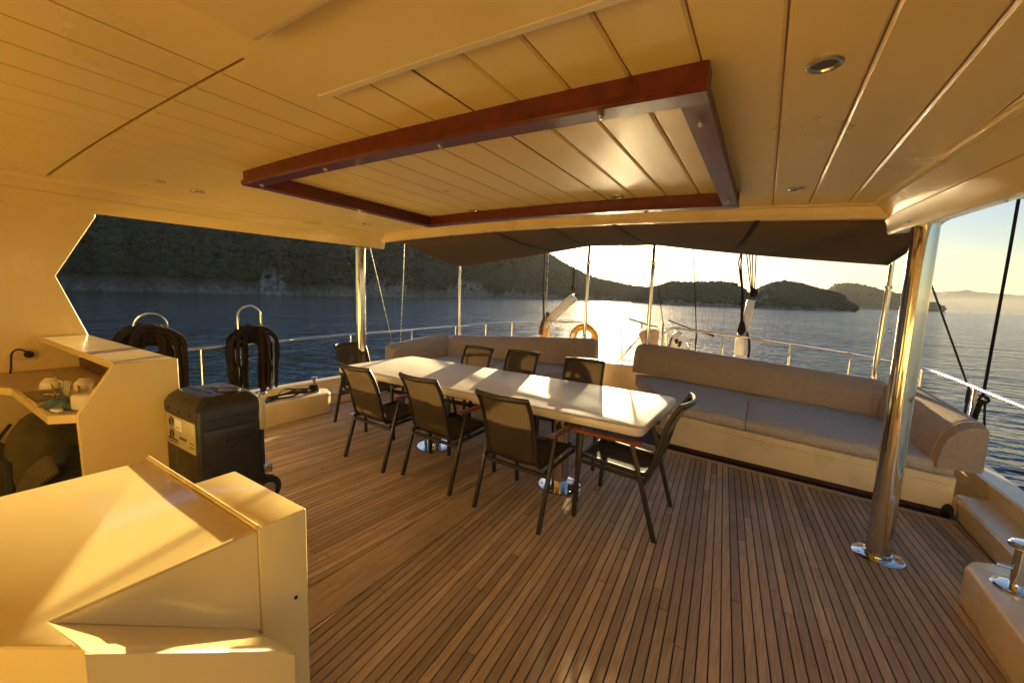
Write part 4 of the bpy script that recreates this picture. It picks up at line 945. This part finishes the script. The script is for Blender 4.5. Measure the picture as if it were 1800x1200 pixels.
b = MB(); b.prism([D(-2.03, -.35, 0), D(-2.03, .55, 0), D(-1.2, .55, 0), D(-1.1, .2, 0), D(-1.42, -.12, 0)], (0, 0, .548)); b.build('base', 'gel', K)

# ------------------------------------------------------------------ cooler
F = thing('portable_fridge', 'black portable fridge on wheels with a printed metal back plate', 'fridge', (-2.695, 1.05, .27))
hx, hy = .222, .170
b = MB(); b.box((0, 0, .335), (2*hx-.012, 2*hy-.012, .57), .014, None, 3); b.build('body', 'plas', F, ang=40)
b = MB(); b.rings([[(x, y, z) for x, y in rrect(hx-i, hy-i, .025)] for i, z in ((.004, .600), (0, .604), (0, .655), (.018, .690), (.050, .722), (.075, .727))]); lid = b.build('lid', 'plasl', F, ang=30)
b = MB(); b.box((-.03, -.055, .7275), (.28, .016, .004), .001); b.build('lid_groove', 'blackcab', lid)
b = MB(); b.box((-.01, .015, .729), (.085, .03, .006), .002); b.build('lid_latch', 'blackcab', lid)
b = MB(); b.lathe([(.062, 0), (.062, .005), (.050, .008), (.042, .005), (.001, .005)], (.10, .035, .727), 20); b.build('cup_holder', 'blackcab', lid)
b = MB(); b.box((hx-.002, -.00, .49), (.010, .27, .115), .005); hd = b.build('handle_recess', 'plasl', F)
b = MB(); b.box((hx+.004, .035, .49), (.004, .15, .055), .002); b.build('grip_slot', 'blackcab', hd)
b = MB(); b.box((.08, hy-.004, .36), (.25, .022, .48), .01); b.build('front_panel', 'plas', F)
b = MB(); b.box((hx-.010, hy-.012, .585), (.032, .034, .20), .008); b.build('corner_trim', 'alup', F)
for q in (1, -1):
    xw = hx-.045 if q == 1 else -hx+.045
    b = MB(); b.lathe([(.001, -.026), (.075, -.026), (.086, -.017), (.086, .017), (.075, .026), (.001, .026)], (xw, hy+.015, .09), 24, axis=Vector((1, 0, 0))); wv = b.build('wheel', 'rubber', F)
    b = MB(); b.lathe([(.001, -.030), (.042, -.030), (.047, -.026), (.047, .026), (.042, .030), (.001, .030)], (xw, hy+.015, .09), 18, axis=Vector((1, 0, 0))); b.build('hub', 'steel2', wv)
b = MB(); b.box((hx-.03, hy+.015, .235), (.05, .05, .06), .006); b.build('hinge_block', 'steel2', F)
b = MB(); b.box((0, -hy+.004, .505), (.375, .006, .175), .002); bp_ = b.build('back_plate', 'alup', F)
yb_ = -hy+.0002
for cx_, cz_ in ((-.112, .552), (-.112, .482)):
    b = MB()
    for rr_ in (.011, .020, .029): b.tube([(cx_+rr_*math.cos(a*math.pi/12), yb_, cz_+rr_*math.sin(a*math.pi/12)) for a in range(24)], .0016, 5, closed=True)
    b.build('fan_grille', 'ink', bp_)
b = MB(); b.box((-.015, yb_-.0002, .548), (.085, .002, .062)); b.build('sticker', 'paper', bp_)
b = MB()
for k in range(5): b.box((-.04+.012*k, yb_-.0013, .532), (.007, .001, .006))
for k in range(4): b.box((.0+.024*k, yb_, .478), (.013, .002, .015))
for k in range(9): b.box((-.16+.016*k, yb_, .450+.004*(k % 2)), (.011, .002, .008))
for k in range(8): b.box((-.16+.016*k, yb_, .436), (.012, .002, .005))
b.box((.145, yb_, .475), (.045, .002, .004)); b.box((.145, yb_, .452), (.045, .002, .004))
o_ = b.build('printed_marks', 'ink', bp_); o_['kind'] = 'stuff'
for x in (-.14, 0, .14):
    b = MB(); b.lathe([(.008, 0), (.007, .005), (.001, .006)], (x, -hy+.001, .630), 8, axis=Vector((0, -1, 0))); b.build('screw', 'blackcab', lid)
b = MB(); b.box((-2.67, 1.06, .133), (.47, .46, .27), .015); o_ = b.build('storage_step', 'gelw'); tag(o_, 'low cream step under the black fridge', 'step')

for z_, y_ in ((.62, .66),):
    b = MB(); b.lathe([(.006, 0), (.005, .003), (.001, .004)], D(-1.1855, y_, z_), 10, axis=Vector((1, 0, 0))); b.build('screw', 'ink', K)
# ------------------------------------------------------------------ gear on the stern
d1 = thing('davit', 'white davit arm swung up on a yellow padded post behind the port bolster', 'davit', (-3.29, 6.42, .37), 0, 'boat davits on the stern')
b = MB(); b.tube([(0, 0, 0), (0, 0, .66)], .08, 14); b.build('padding', 'yellow', d1)
b = MB(); b.tube([(0, 0, .661), (0, 0, .80)], .062, 14); b.build('post', 'white', d1)
b = MB(); b.bar((-.02, -.0, .74), (.53, -.0, 1.24), .115, .13, .012); b.build('arm', 'white', d1)
b = MB(); b.tube([(-.04, -.09, .56), (-.02, -.10, .70), (.02, -.09, .83), (.1, -.09, .95)], .035, 8); b.build('lashing', 'tanrope', d1)
b = MB(); b.tube([(.03, -.12, .82), (.0, -.12, 1.3), (.0, -.12, 2.6)], .018, 8); b.build('fall', 'tanrope', d1)
b = MB(); b.tube([(.07, -.13, 2.6), (.07, -.13, .1), (.07, -.13, .02)], .007, 6); b.build('line', 'steel2', d1)
b = MB(); b.lathe([(.001, -.03), (.035, -.02), (.045, .02), (.03, .06), (.001, .07)], (.50, 0, 1.36), 10); 
for q in (-.05, 0, .03): b.tube([(.50+q*.3, 0, 1.38), (.47+q*1.6, 0, 2.6)], .007, 6)
b.build('tackle', 'tanrope', d1)
d2 = thing('davit', 'white davit with dark rope tackle standing behind the starboard bolster', 'davit', (-.235, 6.42, .37), 0, 'boat davits on the stern')
b = MB(); b.tube([(-.0, 0, 0), (.0, 0, .50)], .09, 14); b.build('post', 'white', d2)
b = MB(); b.tube([(-.035, -.06, .02), (-.035, -.065, .34), (-.02, -.06, .45)], .055, 12); b.build('padding', 'yellow', d2)
b = MB(); b.lathe([(.06, 0), (.075, .05), (.075, .2), (.055, .32), (.03, .36)], (.0, 0, .501), 14); b.build('head', 'white', d2)
b = MB(); b.bar((.02, .02, .80), (.07, .02, 1.28), .09, .10, .012); b.build('arm', 'white', d2)
b = MB(); b.lathe([(.001, -.07), (.035, -.05), (.055, .0), (.045, .06), (.03, .12), (.001, .14)], (-.01, -.06, .86), 10); b.tube([(-.01, -.06, .9), (-.03, -.06, 1.3), (-.09, -.06, 1.75), (-.10, -.06, 2.5)], [.020, .018, .010, .007], 8); b.tube([(-.02, -.06, 1.25), (-.12, -.06, 1.78), (-.10, -.06, 1.92)], .010, 6); b.build('lashing', 'rope', d2)
b = MB(); b.lathe([(.001, -.05), (.035, -.04), (.05, .01), (.045, .06), (.001, .08)], (.09, 0, 1.36), 10)
for q in (-.10, -.06, -.02, .03): b.tube([(.09+q*.3, 0, 1.38), (.0+q*1.5, 0, 2.5)], .0085, 6)
b.build('tackle', 'rope', d2)
b = MB(); b.tube(smoothpts([(.06, -.06, .84), (.10, -.08, .7), (.11, -.08, .55), (.10, -.08, .50)], 5), .016, 7); b.tube([(-.17, -.1, .01), (-.12, -.1, .12), (-.19, -.1, .26)], .03, 7); b.build('rope_end', 'ropeb', d2)
# yellow horseshoe lifebuoy on the rail by the gangway
lb = thing('lifebuoy', 'yellow lifebuoy hung on the rail by the port side of the gangway', 'lifebuoy', (-2.47, 6.24, .93))
b = MB(); b.tube(arc((0, 0, 0), .20, -40, 220, 22), .055, 12); b.build('ring', 'yellow', lb)
b = MB(); b.tube(arc((0, 0, 0), .20, 150, 178, 5), .0565, 12); b.build('grey_band', 'steel2', lb)
# gangway handrails
gw = thing('gangway', 'raised gangway with thin handrails and struts beyond the stern gap', 'gangway', (-1.75, 6.6, .4))
o = Vector((-1.75, 6.6, .4))
b = MB(); b.box(D(0, 0, 0)*0+Vector((.08, 1.3, -.02)), (.5, 2.6, .05), .008); b.build('walkway', 'teak', gw)
b = MB(); b.tube([Vector(p)-o for p in ((-2.19, 7.4, 1.33), (-1.99, 6.7, 1.31), (-1.50, 6.45, 1.21), (-1.36, 6.42, 1.19))], .016, 8); b.build('handrail', 'steel', gw)
b = MB(); b.tube([Vector(p)-o for p in ((-2.04, 6.8, 1.30), (-1.99, 6.8, .45))], .018, 8); b.tube([Vector(p)-o for p in ((-1.62, 6.5, 1.23), (-1.62, 6.5, 1.0))], .016, 8); b.build('stanchion', 'steel', gw)
b = MB(); b.tube([Vector(p)-o for p in ((-1.62, 6.45, 1.02), (-1.78, 6.45, .82), (-1.98, 6.45, .52))], .014, 8); b.build('strut', 'steel', gw)
b = MB(); b.tube([Vector(p)-o for p in ((-1.30, 6.9, 1.28), (-.95, 6.75, 1.18), (-.6, 6.7, 1.1))], .014, 8); b.tube([Vector(p)-o for p in ((-1.27, 6.5, 1.2), (-1.16, 6.5, .6))], .02, 8); b.tube([Vector(p)-o for p in ((-1.0, 6.5, 1.12), (-1.14, 6.5, .8))], .012, 8); b.build('handrail', 'steel', gw)
fn = thing('fender_pad', 'faded pink fan shaped pad propped by the gangway handrail', 'pad', (-1.46, 6.36, 1.0))
b = MB(); b.prism([(-.17, 0, .07), (-.10, 0, .12), (-.02, 0, .15), (.07, 0, .155), (.13, 0, .13), (.13, 0, -.12), (.02, 0, -.2), (-.05, 0, -.17), (-.13, 0, -.03)], (0, .04, 0), .012, 2); b.build('pad', 'pink', fn, ang=40)
b = MB(); b.tube([(-.17, .02, .07), (-.10, .02, .12), (-.02, .02, .15), (.07, .02, .155), (.13, .02, .13)], .012, 8); b.build('piping', 'gelw', fn)
ov = thing('outboard_cover', 'white oval cover with dark markings leaning at the stern rail', 'cover', (-1.08, 6.55, .98))
b = MB(); b.bm.free(); b.bm = bmesh.new(); bmesh.ops.create_uvsphere(b.bm, u_segments=20, v_segments=14, radius=1)
for v in b.bm.verts: v.co = Vector((v.co.x*.13*(1-.2*v.co.z), v.co.y*.10, v.co.z*.17))
b.build('shell', 'white', ov, ang=60)
b = MB(); b.box((-.09, -.085, .0), (.02, .02, .16), .004, Matrix.Rotation(.2, 4, 'Y')); b.box((.0, -.104, .02), (.05, .006, .07), .002, Matrix.Rotation(-.3, 4, 'Y')); b.box((.05, -.098, -.02), (.04, .008, .09), .002, Matrix.Rotation(.2, 4, 'Y')); b.build('markings', 'bag2', ov)
b = MB(); b.tube([(-.13, 0, -.05), (-.24, 0, -.2), (-.27, 0, -.3)], .022, 8); b.tube([(.12, 0, .02), (.2, 0, -.2), (.22, 0, -.3)], .015, 8); b.build('frame', 'steel2', ov)
b = MB(); b.tube([(-.86, 6.35, .4), (-.86, 6.35, 1.0)], .018, 8); o_ = b.build('flag_staff_socket', 'steel2'); tag(o_, 'short grey upright tube behind the starboard bolster next to the oval cover', 'tube')
wire('stay', 'thin dark stay hanging from the awning edge beside the oval cover', 'rigging', (-.98, 6.35, 2.6), (-.80, 6.35, 1.12), .007)
wire('stay', 'thin dark stay slanting past the starboard gangway pole', 'rigging', (-1.62, 6.6, 2.6), (-1.30, 6.5, 1.25), .007)
